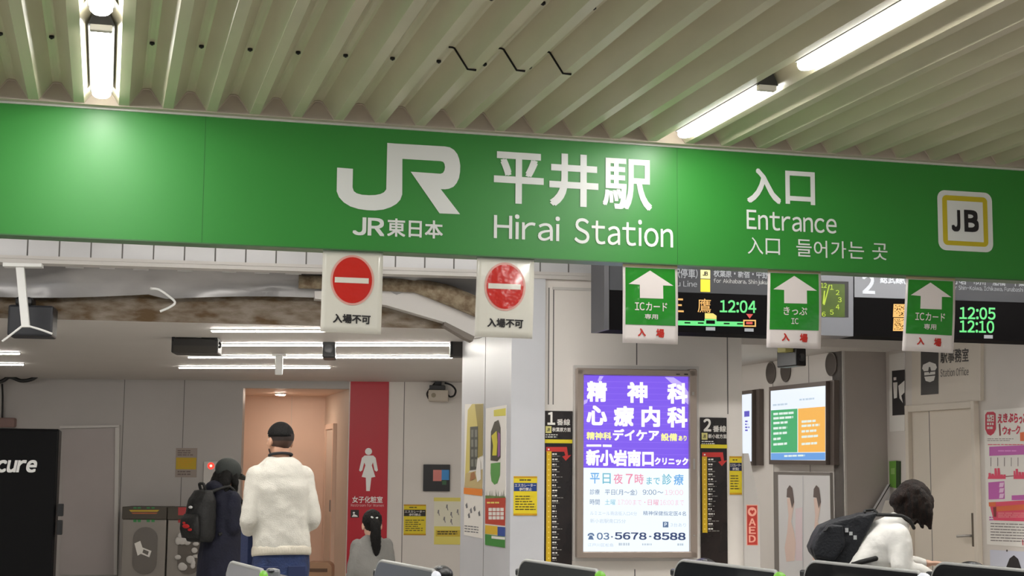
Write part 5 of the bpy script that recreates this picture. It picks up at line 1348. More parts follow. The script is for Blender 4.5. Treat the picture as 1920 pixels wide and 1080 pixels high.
V3 = Vector
def add_hand(mb, wrist, d, pn, mat, curl=0.5, side=1, s=1.0):
    d = V3(d).normalized(); pn = V3(pn); pn = (pn - d * pn.dot(d)).normalized(); sd = d.cross(pn) * side
    w = V3(wrist)
    R3 = Matrix((sd, pn, d)).transposed()
    mb.ball(w + d * 0.048 * s, (0.040 * s, 0.016 * s, 0.055 * s), mat, 14, 10, R3)
    mb.sweep([w - d * 0.03 * s, w + d * 0.02 * s], 0.024 * s, mat, 10)
    for i, (o, L) in enumerate(((0.029, 0.068), (0.010, 0.076), (-0.010, 0.071), (-0.028, 0.056))):
        b = w + d * 0.088 * s + sd * o * s; P = [b - d * 0.02 * s]; dd = d.copy(); p = b
        P.append(p)
        for k in range(3):
            a = curl * (0.6 + 0.25 * k) * (1 + 0.08 * i)
            dd = (dd * math.cos(a) + pn * math.sin(a)).normalized(); pnn = pn
            p = p + dd * L * s * (0.42, 0.32, 0.26)[k]; P.append(p)
        mb.sweep(P, [0.0092 * s, 0.0092 * s, 0.0085 * s, 0.0078 * s, 0.0066 * s], mat, 8)
    b = w + d * 0.025 * s + sd * 0.028 * s
    t1 = (d * 0.7 + sd * 0.7 + pn * 0.25).normalized(); t2 = (d * 0.9 + sd * 0.2 + pn * 0.35).normalized()
    mb.sweep([b, b + t1 * 0.035 * s, b + t1 * 0.035 * s + t2 * 0.035 * s, b + t1 * 0.035 * s + t2 * 0.058 * s], [0.013 * s, 0.0115 * s, 0.0098 * s, 0.008 * s], mat, 8)

def add_head(mb, c, rot, mat, s=1.0):
    c = V3(c)
    def B(p, r):
        mb.ball(c + rot @ (V3(p) * s), tuple(q * s for q in r), mat, 20, 14, rot)
    B((0, -0.012, 0.030), (0.074, 0.094, 0.088)); B((0, 0.022, -0.040), (0.058, 0.068, 0.070)); B((0, 0.048, -0.082), (0.030, 0.030, 0.026))
    B((0, 0.098, -0.022), (0.012, 0.018, 0.014)); B((0, 0.088, 0.0), (0.009, 0.016, 0.028)); B((0, 0.078, 0.026), (0.045, 0.016, 0.012))
    B((0, 0.083, -0.056), (0.022, 0.012, 0.006)); B((0, 0.082, -0.065), (0.020, 0.012, 0.006))
    for sx in (-1, 1):
        B((0.077 * sx, -0.008, -0.012), (0.010, 0.021, 0.032)); B((0.036 * sx, 0.066, -0.02), (0.022, 0.016, 0.02))

def eyes(parent, c, rot, s=1.0):
    W = M('eye_white', (224, 220, 214), 0.2); I = M('eye_dark', (34, 24, 20), 0.15)
    for sx in (-1, 1):
        mb = MB(); mb.ball(V3(c) + rot @ (V3((0.031 * sx, 0.079, 0.008)) * s), 0.0105 * s, W, 12, 8); mb.ball(V3(c) + rot @ (V3((0.031 * sx, 0.0865, 0.008)) * s), 0.0052 * s, I, 10, 6); mb.build('eye', parent)

def shell(mb, c, r, rot, keep, mat, s=1.0, seg=28, rings=20):
    t = MB(); t.ball((0, 0, 0), tuple(q * s for q in r), mat, seg, rings)
    fs = [f for f in t.f if keep(sum((V3(t.v[i]) for i in f), V3((0, 0, 0))) / len(f) / s)]
    used = sorted({i for f in fs for i in f}); ix = {v: k for k, v in enumerate(used)}
    mb.add([V3(c) + rot @ V3(t.v[i]) for i in used], [tuple(ix[i] for i in f) for f in fs], mat, True)

def limb(mb, pts, rad, mat, seg=14):
    P = [V3(p) for p in pts]; out = []; rr = []
    for i in range(len(P) - 1):
        for k in range(5):
            t = k / 5; p0 = P[max(i - 1, 0)]; p1 = P[i]; p2 = P[i + 1]; p3 = P[min(i + 2, len(P) - 1)]
            lin = p1.lerp(p2, t); cat_ = 0.5 * ((2 * p1) + (p2 - p0) * t + (2 * p0 - 5 * p1 + 4 * p2 - p3) * t * t + (3 * p1 - p0 - 3 * p2 + p3) * t ** 3)
            out.append(lin.lerp(cat_, 0.5)); rr.append(rad[i] + (rad[i + 1] - rad[i]) * t)
    out.append(P[-1]); rr.append(rad[-1])
    mb.sweep(out, rr, mat, seg)
    mb.ball(out[0], rr[0], mat, 12, 8); mb.ball(out[-1], rr[-1], mat, 12, 8)

def legs_feet(mb, hip, knee, ankle, mat, s=1.0, foot=(0, 1)):
    for sx in (-1, 1):
        h, k, a = [V3((p[0] * sx, p[1], p[2])) for p in (hip, knee, ankle)]
        limb(mb, [h, h.lerp(k, 0.5), k, k.lerp(a, 0.35), a], [0.082 * s, 0.07 * s, 0.052 * s, 0.052 * s, 0.036 * s], mat)
        mb.ball(a + V3((0, 0.06 * s, -0.05 * s)), (0.042 * s, 0.11 * s, 0.036 * s), mat, 14, 8)

def shoes(parent, ankle, mat, s=1.0):
    for sx in (-1, 1):
        a = V3((ankle[0] * sx, ankle[1], 0)); mb = MB()
        mb.ball(a + V3((0, 0.065 * s, 0.05 * s)), (0.05 * s, 0.125 * s, 0.05 * s), mat, 16, 10); mb.ball(a + V3((0, 0.0, 0.07 * s)), (0.045 * s, 0.05 * s, 0.06 * s), mat, 14, 8)
        mb.box(a.x - 0.045 * s, a.x + 0.045 * s, a.y - 0.05 * s, a.y + 0.18 * s, 0.0, 0.03 * s, mat)
        mb.build('shoe', parent)

SKIN = M('skin_warm', (206, 158, 130), 0.5, var=0.06, scale=20)
SKIN2 = M('skin_light', (224, 180, 156), 0.5, var=0.05, scale=20)
HAIR = M('hair_black', (16, 14, 13), 0.62, spec=0.25, bump=0.5, bscale=60, stretch=(4, 4, 0.6))
HAIRB = M('hair_brown_black', (40, 26, 20), 0.6, spec=0.25, rgb2=(14, 10, 9), scale=16, bump=0.6, bscale=50, stretch=(4, 4, 0.5))
FADE = M('hair_fade', (84, 60, 48), 0.6)
SHOE = M('shoe_dark', (40, 38, 38), 0.5)
I3 = Matrix.Identity(3)
def Rx(a): return Matrix.Rotation(math.radians(a), 3, 'X')
def Rz(a): return Matrix.Rotation(math.radians(a), 3, 'Z')

def spot(px, d):
    p = at_depth(px, horizon(px), d)
    return Vector((p.x, p.y, 0))

# ---- man in the white sweater, seen from behind
loc = spot(526, 9.5)
man = thing('person', 'person with short dark hair in a cream sweater and blue jeans, seen from behind', 'person', loc, math.radians(8))
hr = Rz(16); hc = (0.0, 0.03, 1.70)
mb = MB()
add_head(mb, hc, hr, SKIN, 1.0)
limb(mb, [(0, -0.005, 1.50), (0, 0.0, 1.57), (0, 0.015, 1.64)], [0.062, 0.056, 0.056], SKIN)
loft(mb, [(0, 0, 0.86, 0.15, 0.11, 0), (0, 0, 0.95, 0.155, 0.115, 0), (0, 0, 1.08, 0.135, 0.10, 0), (0, 0, 1.25, 0.15, 0.11, 0), (0, 0, 1.40, 0.16, 0.115, 0), (0, 0, 1.50, 0.12, 0.08, 0)], SKIN)
for sx in (-1, 1):
    sh, el, wr = V3((0.165 * sx, 0, 1.475)), V3((0.195 * sx, -0.035, 1.215)), V3((0.13 * sx, 0.19, 1.13))
    limb(mb, [sh, sh.lerp(el, 0.5), el, el.lerp(wr, 0.4), wr], [0.05, 0.046, 0.038, 0.038, 0.027], SKIN)
    add_hand(mb, wr, (-0.3 * sx, 0.9, 0.15), (-0.9 * sx, -0.1, 0.3), SKIN, 0.6, 1)
legs_feet(mb, (0.09, 0, 0.88), (0.1, 0.01, 0.48), (0.1, -0.02, 0.09), SKIN)
body = fuse(mb, 'body', man, 0.0065, 2)
eyes(man, hc, hr)
CREAM = M('sweater_cream', (208, 204, 194), 0.85, bump=0.25, bscale=160)
mb = MB()
loft(mb, [(0.02, 0, 1.005, 0.180, 0.138, -6), (0.02, 0, 1.05, 0.184, 0.142, -4), (0.012, 0, 1.15, 0.172, 0.133, 0), (0.004, 0, 1.28, 0.180, 0.132, 0), (0, -0.005, 1.40, 0.190, 0.134, 0), (0, -0.005, 1.50, 0.176, 0.115, 0), (0, 0, 1.56, 0.125, 0.092, 0), (0, 0.005, 1.605, 0.074, 0.072, 8)], CREAM)
for sx in (-1, 1):
    sh, el, wr = V3((0.155 * sx, 0, 1.478)), V3((0.200 * sx, -0.04, 1.21)), V3((0.155 * sx, 0.17, 1.135))
    limb(mb, [sh, sh.lerp(el, 0.5), el, el.lerp(wr, 0.5), wr], [0.066, 0.060, 0.056, 0.052, 0.04], CREAM)
fuse(mb, 'sweater', man, 0.011, 5, (0.02, 0.09))
mb = MB(); loft(mb, [(0.02, 0, 0.985, 0.181, 0.14, -6), (0.02, 0, 1.0, 0.185, 0.145, -6), (0.02, 0, 1.03, 0.185, 0.144, -5), (0.02, 0, 1.045, 0.18, 0.138, -4)], M('sweater_rib', (216, 208, 192), 0.9, bump=0.5, bscale=120, stretch=(3, 3, 0.2))); mb.build('ribbed_hem', man)
mb = MB(); mb.sweep([(0.07 * math.cos(a * math.pi / 12), 0.006 + 0.066 * math.sin(a * math.pi / 12), 1.61 + 0.012 * math.sin(a * math.pi / 12) * -1) for a in range(25)], 0.009, M('collar_dark', (32, 32, 36), 0.8), 8); mb.build('collar', man)
JEAN = M('denim_blue', (44, 64, 112), 0.8, rgb2=(30, 40, 72), scale=9, bump=0.3, bscale=90)
mb = MB()
loft(mb, [(0.01, 0, 0.80, 0.175, 0.12, 0), (0.016, 0, 0.88, 0.182, 0.132, 0), (0.02, 0, 0.96, 0.178, 0.13, 0), (0.02, 0, 1.03, 0.168, 0.125, 0)], JEAN)
for sx in (-1, 1):
    limb(mb, [(0.09 * sx, 0, 0.86), (0.098 * sx, 0.01, 0.66), (0.1 * sx, 0.01, 0.48), (0.1 * sx, -0.015, 0.28), (0.1 * sx, -0.02, 0.1)], [0.1, 0.092, 0.076, 0.068, 0.06], JEAN)
fuse(mb, 'jeans', man, 0.012, 4, (0.012, 0.06))
for sx in (-1, 1):
    mb = MB(); mb.box(0.085 * sx - 0.055, 0.085 * sx + 0.055, -0.139, -0.128, 0.80, 0.93, M('denim_dark', (32, 44, 82), 0.8)); mb.build('back_pocket', man, 0.004)
shoes(man, (0.1, -0.02, 0.09), SHOE)
mb = MB(); shell(mb, hc, (0.079, 0.1, 0.094), hr, lambda p: p.z > -0.004 + 0.045 * max(0, p.y / 0.1) * 1.2 and not (p.y > 0.055 and p.z < 0.05), HAIR)
mb2 = MB(); mb2.ball((0, 0, 0), 1, HAIR)
h_ = mb.build('hair', man); h_.location = (0, -0.011, 0.026)
so = h_.modifiers.new('thick', 'SOLIDIFY'); so.thickness = 0.006; so.offset = -1
mb = MB(); shell(mb, V3(hc) + hr @ V3((0, -0.012, 0.028)), (0.0762, 0.0965, 0.092), hr, lambda p: -0.078 < p.z < 0.012 and p.y < 0.022, FADE); shell(mb, V3(hc) + hr @ V3((0, -0.012, 0.028)), (0.0772, 0.0978, 0.093), hr, lambda p: -0.034 < p.z < 0.012 and p.y < 0.03, M('hair_fade_dark', (46, 34, 30), 0.65)); mb.build('hair_fade', man)
mb = MB(); shell(mb, (hc[0], hc[1], hc[2]), (0.0595, 0.0695, 0.0715), hr, lambda p: p.y > 0.0 and p.z < -0.01, M('beard_shadow', (70, 50, 42), 0.7))
for i, v in enumerate(mb.v): mb.v[i] = tuple(V3(v) + hr @ V3((0, 0.022, -0.04)))
mb.build('beard', man)
# navy bag on his left arm
t = thing('shoulder_bag', 'navy cloth bag hanging at the left side of the man in the cream sweater', 'bag', loc + Vector((-0.165, 0.25, 0.82)), math.radians(8))
NAVYC = M('cloth_navy', (34, 46, 84), 0.85, bump=0.2, bscale=60)
mb = MB(); mb.prism(rrect(-0.015, 0.03, 0.06, 0.33, 0.03), -0.06, 0.14, NAVYC); mb.build('pouch', t, 0.02)
mb = MB(); mb.sweep([(0.0, 0.02, 0.32), (0.01, 0.03, 0.41), (0.04, 0.04, 0.44), (0.05, 0.03, 0.32)], 0.009, NAVYC); mb.build('handle', t)

# ---- capped person in the long navy coat
loc = spot(419, 12.4)
wom = thing('person', 'person in a dark cap and long navy hooded coat, looking down at something held', 'person', loc, math.radians(-58))
hr = Rz(0) @ Rx(-18); hc = (0, 0.045, 1.455)
mb = MB()
add_head(mb, hc, hr, SKIN2, 0.95)
limb(mb, [(0, -0.01, 1.28), (0, 0.0, 1.34), (0, 0.03, 1.40)], [0.055, 0.05, 0.048], SKIN2)
loft(mb, [(0, 0, 0.78, 0.14, 0.1, 0), (0, 0, 0.86, 0.15, 0.11, 0), (0, 0, 1.0, 0.115, 0.09, 0), (0, 0, 1.15, 0.135, 0.1, 0), (0, 0, 1.25, 0.14, 0.1, 0), (0, 0, 1.31, 0.1, 0.07, 0)], SKIN2)
for sx in (-1, 1):
    sh, el, wr = V3((0.14 * sx, 0, 1.27)), V3((0.17 * sx, -0.01, 1.05)), V3((0.07 * sx, 0.2, 1.08))
    limb(mb, [sh, sh.lerp(el, 0.5), el, el.lerp(wr, 0.4), wr], [0.044, 0.04, 0.034, 0.033, 0.024], SKIN2)
    add_hand(mb, wr, (-0.35 * sx, 0.9, 0.2), (-0.5 * sx, 0.2, 0.8), SKIN2, 0.55, sx, 0.9)
legs_feet(mb, (0.08, 0, 0.8), (0.085, 0.01, 0.44), (0.085, -0.02, 0.085), SKIN2, 0.9)
fuse(mb, 'body', wom, 0.0065, 2)
eyes(wom, hc, hr, 0.95)
COAT = M('coat_navy', (22, 24, 44), 0.85, var=0.25, scale=8, bump=0.2, bscale=60)
mb = MB()
loft(mb, [(0, 0, 0.32, 0.235, 0.20, 0), (0, 0, 0.55, 0.215, 0.18, 0), (0, 0, 0.8, 0.195, 0.16, 0), (0, 0, 1.0, 0.175, 0.14, 0), (0, 0, 1.15, 0.175, 0.135, 0), (0, 0, 1.26, 0.165, 0.12, 0), (0, 0, 1.32, 0.12, 0.095, 0), (0, 0.01, 1.37, 0.075, 0.075, 0)], COAT)
for sx in (-1, 1):
    sh, el, wr = V3((0.14 * sx, 0, 1.265)), V3((0.175 * sx, -0.015, 1.04)), V3((0.085 * sx, 0.19, 1.075))
    limb(mb, [sh, sh.lerp(el, 0.5), el, el.lerp(wr, 0.5), wr], [0.07, 0.064, 0.062, 0.056, 0.046], COAT)
mb.ball((0, -0.085, 1.35), (0.105, 0.06, 0.07), COAT, 16, 10, Rx(20))
fuse(mb, 'coat', wom, 0.012, 5, (0.022, 0.1))
LEG = M('trousers_dark', (30, 30, 34), 0.8)
mb = MB()
for sx in (-1, 1):
    limb(mb, [(0.085 * sx, 0, 0.7), (0.088 * sx, 0.01, 0.44), (0.085 * sx, -0.02, 0.1)], [0.085, 0.066, 0.052], LEG)
fuse(mb, 'trousers', wom, 0.014, 3)
shoes(wom, (0.085, -0.02, 0), SHOE, 0.92)
mb = MB()
for sx in (-1, 0, 1):
    limb(mb, [V3(hc) + V3((0.045 * sx, -0.045, 0.015)), V3(hc) + V3((0.062 * sx, -0.075, -0.06)), V3(hc) + V3((0.07 * sx, -0.06, -0.17))], [0.05, 0.048, 0.03], HAIR)
for sx in (-1, 1):
    limb(mb, [V3(hc) + V3((0.064 * sx, 0.02, 0.01)), V3(hc) + V3((0.076 * sx, 0.02, -0.06)), V3(hc) + V3((0.07 * sx, 0.03, -0.16))], [0.03, 0.03, 0.016], HAIR)
fuse(mb, 'hair', wom, 0.009, 3, (0.012, 0.02))
CAPM = M('cap_dark', (50, 54, 52), 0.8, bump=0.2, bscale=90)
mb = MB()
mb.ball(V3(hc) + hr @ V3((0, -0.01, 0.05)), (0.097, 0.115, 0.095), CAPM, 24, 16, hr)
brim = []
for k in range(13):
    a = math.pi * k / 12
    brim.append((0.085 * math.cos(a), 0.075 + 0.105 * math.sin(a)))
t_ = [V3(hc) + hr @ V3((x, y, 0.03 - 0.18 * max(0, y - 0.08) ** 1.0 * 0.6)) for x, y in brim]
n = len(t_); mb.add(t_ + [p + V3((0, 0, 0.012)) for p in t_], [tuple(range(n - 1, -1, -1)), tuple(range(n, 2 * n))] + [(i, (i + 1) % n, n + (i + 1) % n, n + i) for i in range(n)], CAPM)
mb.build('cap', wom)
mb = MB(); mb.ball(V3(hc) + hr @ V3((0, -0.112, 0.03)), (0.02, 0.006, 0.012), M('buckle', (170, 170, 170), 0.3, metal=0.8), 10, 6); mb.build('cap_buckle', wom)
# phone in her hands
pm = Matrix.Rotation(math.radians(-58), 3, 'Z') @ V3((0.03, 0.335, 1.125))
t = thing('smartphone', 'white smartphone held by the capped person in the navy coat', 'phone', loc + pm, math.radians(-58))
mb = MB(); mb.box(-0.036, 0.036, -0.005, 0.004, -0.07, 0.075, M('phone_white', (220, 220, 224), 0.3)); mb.build('shell', t, 0.004)
mb = MB(); mb.box(-0.033, 0.033, -0.0065, -0.005, -0.065, 0.07, M('phone_glass', (40, 46, 60), 0.1)); mb.build('screen', t)
# her backpack
def strap(parent, pts, r, mat, name='strap'):
    mb = MB(); limb(mb, pts, [r] * len(pts), mat, 8); return mb.build(name, parent)
PACK = M('pack_black', (22, 22, 22), 0.65, bump=0.25, bscale=70)
bl = loc + Matrix.Rotation(math.radians(-58), 3, 'Z') @ V3((0, -0.21, 0.93))
t = thing('backpack', 'black backpack with a red print, worn over the navy coat', 'backpack', bl, math.radians(-58))
mb = MB(); loft(mb, [(0, 0, 0, 0.13, 0.075, 0), (0, 0, 0.05, 0.15, 0.095, 0), (0, 0, 0.2, 0.15, 0.1, 0), (0, 0.01, 0.34, 0.135, 0.085, 0), (0, 0.02, 0.41, 0.095, 0.055, 0)], PACK); fuse(mb, 'main_bag', t, 0.012, 4, (0.012, 0.06))
mb = MB(); loft(mb, [(0, -0.09, 0.03, 0.11, 0.03, 0), (0, -0.1, 0.1, 0.12, 0.04, 0), (0, -0.1, 0.18, 0.115, 0.035, 0), (0, -0.09, 0.22, 0.09, 0.02, 0)], PACK); mb.build('front_pocket', t)
PRT = M('pack_red_print', (190, 34, 34), 0.6)
mb = MB(); mb.ball((0.0, -0.138, 0.125), (0.05, 0.006, 0.018), PRT, 12, 6); mb.ball((0.045, -0.134, 0.1), (0.035, 0.006, 0.012), PRT, 12, 6); mb.ball((-0.03, -0.134, 0.15), (0.025, 0.006, 0.01), PRT, 12, 6); mb.build('red_print', t)
mb = MB(); mb.ball((0.01, -0.105, 0.275), (0.025, 0.012, 0.012), M('pack_badge', (200, 200, 200), 0.3), 10, 6); mb.build('badge', t)
strap(t, [(-0.03, 0.02, 0.40), (-0.03, 0.0, 0.46), (0.03, 0.0, 0.46), (0.03, 0.02, 0.40)], 0.012, PACK, 'grab_loop')
for sx in (-1, 1):
    strap(t, [(0.08 * sx, 0.05, 0.40), (0.105 * sx, 0.2, 0.44), (0.12 * sx, 0.33, 0.3), (0.14 * sx, 0.3, 0.12), (0.13 * sx, 0.1, 0.06)], 0.014, PACK, 'shoulder_strap')

# ---- child with a ponytail
loc = spot(700, 10.9)
kid = thing('person', 'child with a long black ponytail and a grey jacket, seen from behind', 'person', loc, math.radians(4))
hs = 0.86; hr = Rz(0) @ Rx(-6); hc = (0.0, 0.015, 1.125)
mb = MB()
add_head(mb, hc, hr, SKIN2, hs)
limb(mb, [(0, 0, 0.96), (0, 0.0, 1.01), (0, 0.01, 1.06)], [0.04, 0.036, 0.036], SKIN2)
loft(mb, [(0, 0, 0.56, 0.1, 0.08, 0), (0, 0, 0.63, 0.105, 0.085, 0), (0, 0, 0.74, 0.09, 0.07, 0), (0, 0, 0.86, 0.1, 0.075, 0), (0, 0, 0.94, 0.1, 0.07, 0), (0, 0, 0.985, 0.07, 0.05, 0)], SKIN2)
for sx in (-1, 1):
    sh, el, wr = V3((0.105 * sx, 0, 0.955)), V3((0.135 * sx, -0.01, 0.80)), V3((0.145 * sx, 0.04, 0.66))
    limb(mb, [sh, el, wr], [0.032, 0.027, 0.02], SKIN2)
    add_hand(mb, wr, (0, 0.15, -1), (-sx, 0.1, 0), SKIN2, 0.35, sx, 0.68)
legs_feet(mb, (0.06, 0, 0.56), (0.06, 0.01, 0.32), (0.06, -0.01, 0.07), SKIN2, 0.68)
fuse(mb, 'body', kid, 0.006, 2)
eyes(kid, hc, hr, hs)
GREYC = M('jacket_grey', (128, 126, 122), 0.85, var=0.1, scale=8, bump=0.2, bscale=90)
mb = MB()
loft(mb, [(0, 0, 0.765, 0.128, 0.098, 0), (0, 0, 0.82, 0.132, 0.10, 0), (0, 0, 0.91, 0.130, 0.095, 0), (0, 0, 0.99, 0.12, 0.08, 0), (0, 0, 1.03, 0.078, 0.06, 0), (0, 0.005, 1.055, 0.048, 0.05, 0)], GREYC)
for sx in (-1, 1):
    limb(mb, [(0.108 * sx, 0, 0.985), (0.142 * sx, -0.012, 0.81), (0.147 * sx, 0.03, 0.685)], [0.046, 0.04, 0.033], GREYC)
fuse(mb, 'jacket', kid, 0.0085, 4, (0.01, 0.06))
mb = MB(); loft(mb, [(0, 0, 0.45, 0.17, 0.14, 0), (0, 0, 0.62, 0.135, 0.11, 0), (0, 0, 0.79, 0.11, 0.088, 0)], M('skirt_black', (24, 22, 24), 0.8)); mb.build('skirt', kid)
shoes(kid, (0.06, -0.01, 0), SHOE, 0.7)
mb = MB()
mb.ball(V3(hc) + hr @ V3((0, -0.016, 0.03)), (0.071, 0.088, 0.082), HAIR, 20, 14, hr)
limb(mb, [V3(hc) + V3((0, -0.08, 0.035)), V3(hc) + V3((0.0, -0.115, 0.0)), V3(hc) + V3((0.003, -0.115, -0.08)), V3(hc) + V3((0.012, -0.105, -0.16)), V3(hc) + V3((0.01, -0.10, -0.215))], [0.032, 0.036, 0.04, 0.032, 0.012], HAIR)
ho = fuse(mb, 'hair', kid, 0.0075, 3, (0.01, 0.015))
mb = MB(); mb.ball(V3(hc) + V3((-0.022, -0.098, 0.058)), (0.012, 0.008, 0.007), WHITE_PL, 10, 6, Matrix.Rotation(0.5, 3, 'Y')); mb.ball(V3(hc) + V3((0.01, -0.104, 0.053)), (0.012, 0.008, 0.007), WHITE_PL, 10, 6, Matrix.Rotation(-0.4, 3, 'Y')); mb.build('hair_clip', kid)

# ---- bent person with the backpack at the fifth gate
loc = spot(1640, 9.6)
RZ = math.radians(-112)
bent = thing('person', 'person with a dark bob in a white blouse, bending forward over the ticket gates', 'person', loc, RZ)
hr = Rz(8) @ Rx(-44); hc = (0.0, 0.228, 1.352)
mb = MB()
add_head(mb, hc, hr, SKIN2, 0.95)
limb(mb, [(0, 0.13, 1.17), (0, 0.175, 1.235), (0, 0.215, 1.29)], [0.055, 0.05, 0.05], SKIN2)
ax = V3((0, 0.23, 0.33)).normalized(); tl = -35
loft(mb, [(0, -0.10, 0.80, 0.15, 0.11, -8), (0, -0.085, 0.88, 0.15, 0.11, -20), (0, -0.02, 0.98, 0.12, 0.095, tl), (0, 0.05, 1.07, 0.135, 0.1, tl), (0, 0.11, 1.15, 0.135, 0.095, tl), (0, 0.145, 1.20, 0.09, 0.07, tl)], SKIN2)
sh, el, wr = V3((0.15, 0.12, 1.15)), V3((0.2, 0.15, 0.945)), V3((0.16, 0.325, 0.905))
limb(mb, [sh, sh.lerp(el, 0.5), el, el.lerp(wr, 0.4), wr], [0.045, 0.042, 0.036, 0.034, 0.025], SKIN2)
add_hand(mb, wr, (-0.05, 0.95, 0.12), (0, 0.1, -1), SKIN2, 0.45, -1, 0.95)
sh2, el2, wr2 = V3((-0.15, 0.12, 1.15)), V3((-0.19, 0.16, 0.95)), V3((-0.14, 0.33, 0.96))
limb(mb, [sh2, sh2.lerp(el2, 0.5), el2, el2.lerp(wr2, 0.4), wr2], [0.045, 0.042, 0.036, 0.034, 0.025], SKIN2)
add_hand(mb, wr2, (0.05, 0.95, 0.05), (0, 0.1, -1), SKIN2, 0.45, 1, 0.95)
legs_feet(mb, (0.085, -0.1, 0.82), (0.09, -0.05, 0.46), (0.09, -0.1, 0.085), SKIN2, 0.92)
fuse(mb, 'body', bent, 0.0065, 2)
eyes(bent, hc, hr, 0.95)
BLOUSE = M('blouse_white', (240, 238, 234), 0.8, bump=0.12, bscale=40)
mb = MB()
loft(mb, [(0, -0.13, 0.80, 0.18, 0.15, -12), (0, -0.10, 0.88, 0.182, 0.15, -20), (0, -0.035, 0.985, 0.175, 0.14, tl), (0, 0.035, 1.08, 0.175, 0.135, tl), (0, 0.095, 1.16, 0.165, 0.12, tl), (0, 0.135, 1.215, 0.11, 0.085, tl), (0, 0.165, 1.25, 0.065, 0.06, tl)], BLOUSE)
for a, b, c_ in ((sh, el, wr), (sh2, el2, wr2)):
    limb(mb, [a, a.lerp(b, 0.5), b + V3((0, -0.01, 0)), b.lerp(c_, 0.5), c_ - V3((0, 0.03, 0))], [0.072, 0.07, 0.068, 0.056, 0.038], BLOUSE)
fuse(mb, 'blouse', bent, 0.0115, 6, (0.018, 0.09))
mb = MB()
loft(mb, [(0, -0.11, 0.74, 0.165, 0.12, 0), (0, -0.10, 0.82, 0.17, 0.125, -8), (0, -0.08, 0.9, 0.16, 0.12, -18)], LEG)
for sx in (-1, 1):
    limb(mb, [(0.085 * sx, -0.1, 0.8), (0.09 * sx, -0.05, 0.46), (0.09 * sx, -0.1, 0.1)], [0.095, 0.07, 0.055], LEG)
fuse(mb, 'trousers', bent, 0.013, 3)
shoes(bent, (0.09, -0.1, 0), SHOE, 0.92)
mb = MB()
H = lambda x, y, z: V3(hc) + hr @ V3((x, y, z))
mb.ball(H(0, -0.015, 0.035), (0.092, 0.112, 0.102), HAIRB, 22, 14, hr)
mb.ball(H(0, -0.075, -0.03), (0.085, 0.05, 0.085), HAIRB, 18, 12, hr)
for sx in (-1, 1):
    for y0, y1 in ((-0.05, -0.03), (-0.01, 0.01), (0.03, 0.045)):
        a = H(0.078 * sx, y0, 0.05); e = V3(a) + V3((0.006 * sx, y1 * 0.6, -0.185 + 0.03 * abs(y0) * 10))
        limb(mb, [a, a.lerp(e, 0.5) + V3((0.012 * sx, 0, 0)), e], [0.036, 0.036, 0.014], HAIRB)
limb(mb, [H(0.05, 0.06, 0.085), H(0.075, 0.095, 0.04), H(0.07, 0.09, -0.01) + V3((0, 0.012, -0.05))], [0.024, 0.018, 0.007], HAIRB)
mb.ball((0, 0.205, 1.32), (0.09, 0.092, 0.105), HAIRB, 20, 14, Rx(-15))
mb.ball((0, 0.185, 1.26), (0.08, 0.06, 0.065), HAIRB, 16, 12)
fuse(mb, 'hair', bent, 0.0085, 8, (0.009, 0.025))
mb = MB(); mb.sweep([wr + V3((0.026 * math.cos(a * math.pi / 6), 0.004, 0.026 * math.sin(a * math.pi / 6))) for a in range(13)], 0.006, BLACK_PL, 6); mb.build('watch_band', bent)
# card case under the bent person's hand
cw = loc + Matrix.Rotation(RZ, 3, 'Z') @ V3((0.0, 0.30, 0.93))
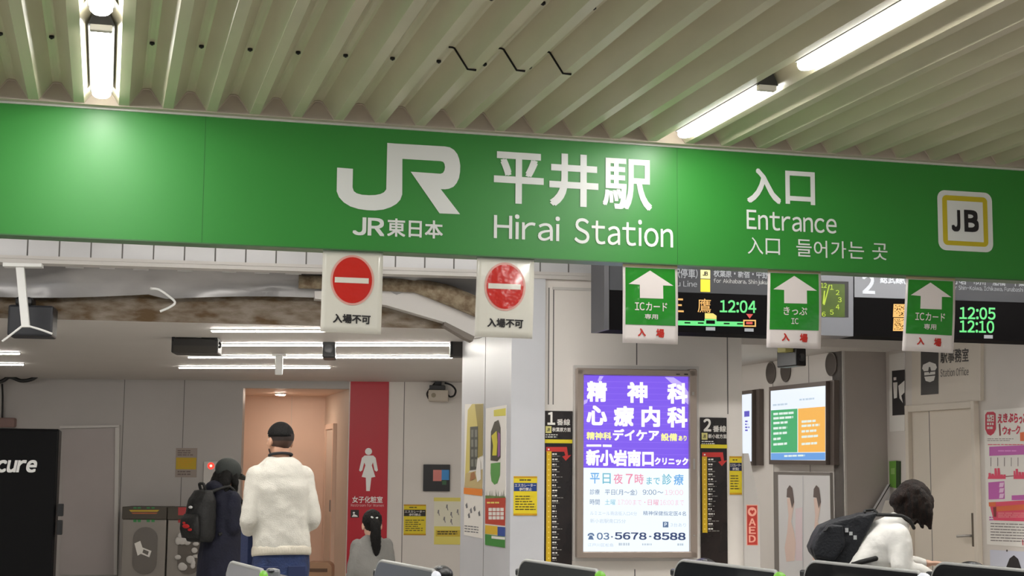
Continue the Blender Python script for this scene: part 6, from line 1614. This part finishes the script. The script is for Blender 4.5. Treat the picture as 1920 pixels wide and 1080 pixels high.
# backpack on the bent person: outline measured in the bag's own forward / up plane
t = thing('backpack', 'black backpack with a small white logo on the back of the bent person', 'backpack', loc + Vector((0, 0, 0.86)), RZ + math.pi / 2)
Kp = lambda px, py: ((px - 1640) / 295.0, 1.55 - (py - 879.5) / 295.0 - 0.86)
NPACK = M('pack_charcoal', (27, 29, 36), 0.6, bump=0.25, bscale=70)
prof = [Kp(*p) for p in ((1641, 958), (1632, 975), (1614, 1006), (1598, 1040), (1592, 1057), (1560, 1058), (1534, 1053), (1519, 1036), (1516, 1024), (1524, 1004), (1536, 985), (1552, 977), (1580, 969), (1615, 960))]
mb = MB(); mb.prism(prof, -0.12, 0.16, NPACK); o = fuse(mb, 'main_bag', t, 0.011, 5, (0.014, 0.07))
mb = MB(); mb.prism([Kp(*p) for p in ((1576, 982), (1550, 980), (1530, 1000), (1520, 1024), (1524, 1040), (1560, 1046), (1580, 1020))], -0.155, -0.1, NPACK); fuse(mb, 'side_pocket', t, 0.01, 4)
mb = MB()
for a, b in ((((1541, 992)), ((1549, 985))),):
    x0, z0 = Kp(*a); x1, z1 = Kp(*b)
    mb.sweep([(x0, -0.16, z0), ((x0 + x1) / 2, -0.17, (z0 + z1) / 2 - 0.01), (x1, -0.16, z1)], 0.006, BLACK_PL, 6)
mb.build('zip_pull', t)
mb = MB(); x0, z0 = Kp(1583, 991); x1, z1 = Kp(1598, 1004)
for k in range(3):
    xx = x0 + (x1 - x0) * k / 2; zz = z0 + (z1 - z0) * k / 2
    mb.box(xx - 0.009, xx + 0.011, -0.1245, -0.115, zz - 0.012 + 0.004 * (k % 2), zz + 0.014, M('logo_white', (206, 208, 210), 0.5))
mb.build('logo', t)
def S3(pts, r, nm):
    strap(t, [(*((Kp(a, b)[0]), y, Kp(a, b)[1]),) for a, b, y in pts], r, PACK, nm)
S3([(1638, 962, -0.1), (1660, 962, -0.125), (1682, 963, -0.13), (1696, 970, -0.14), (1704, 985, -0.13)], 0.011, 'shoulder_strap')
S3([(1638, 962, 0.1), (1670, 966, 0.12), (1696, 975, 0.12)], 0.011, 'shoulder_strap')
S3([(1594, 1052, -0.13), (1612, 1046, -0.175), (1632, 1040, -0.205)], 0.016, 'lower_strap')
S3([(1619, 958, -0.04), (1621, 955, 0.0), (1637, 954, 0.0), (1641, 958, -0.04)], 0.008, 'grab_loop')
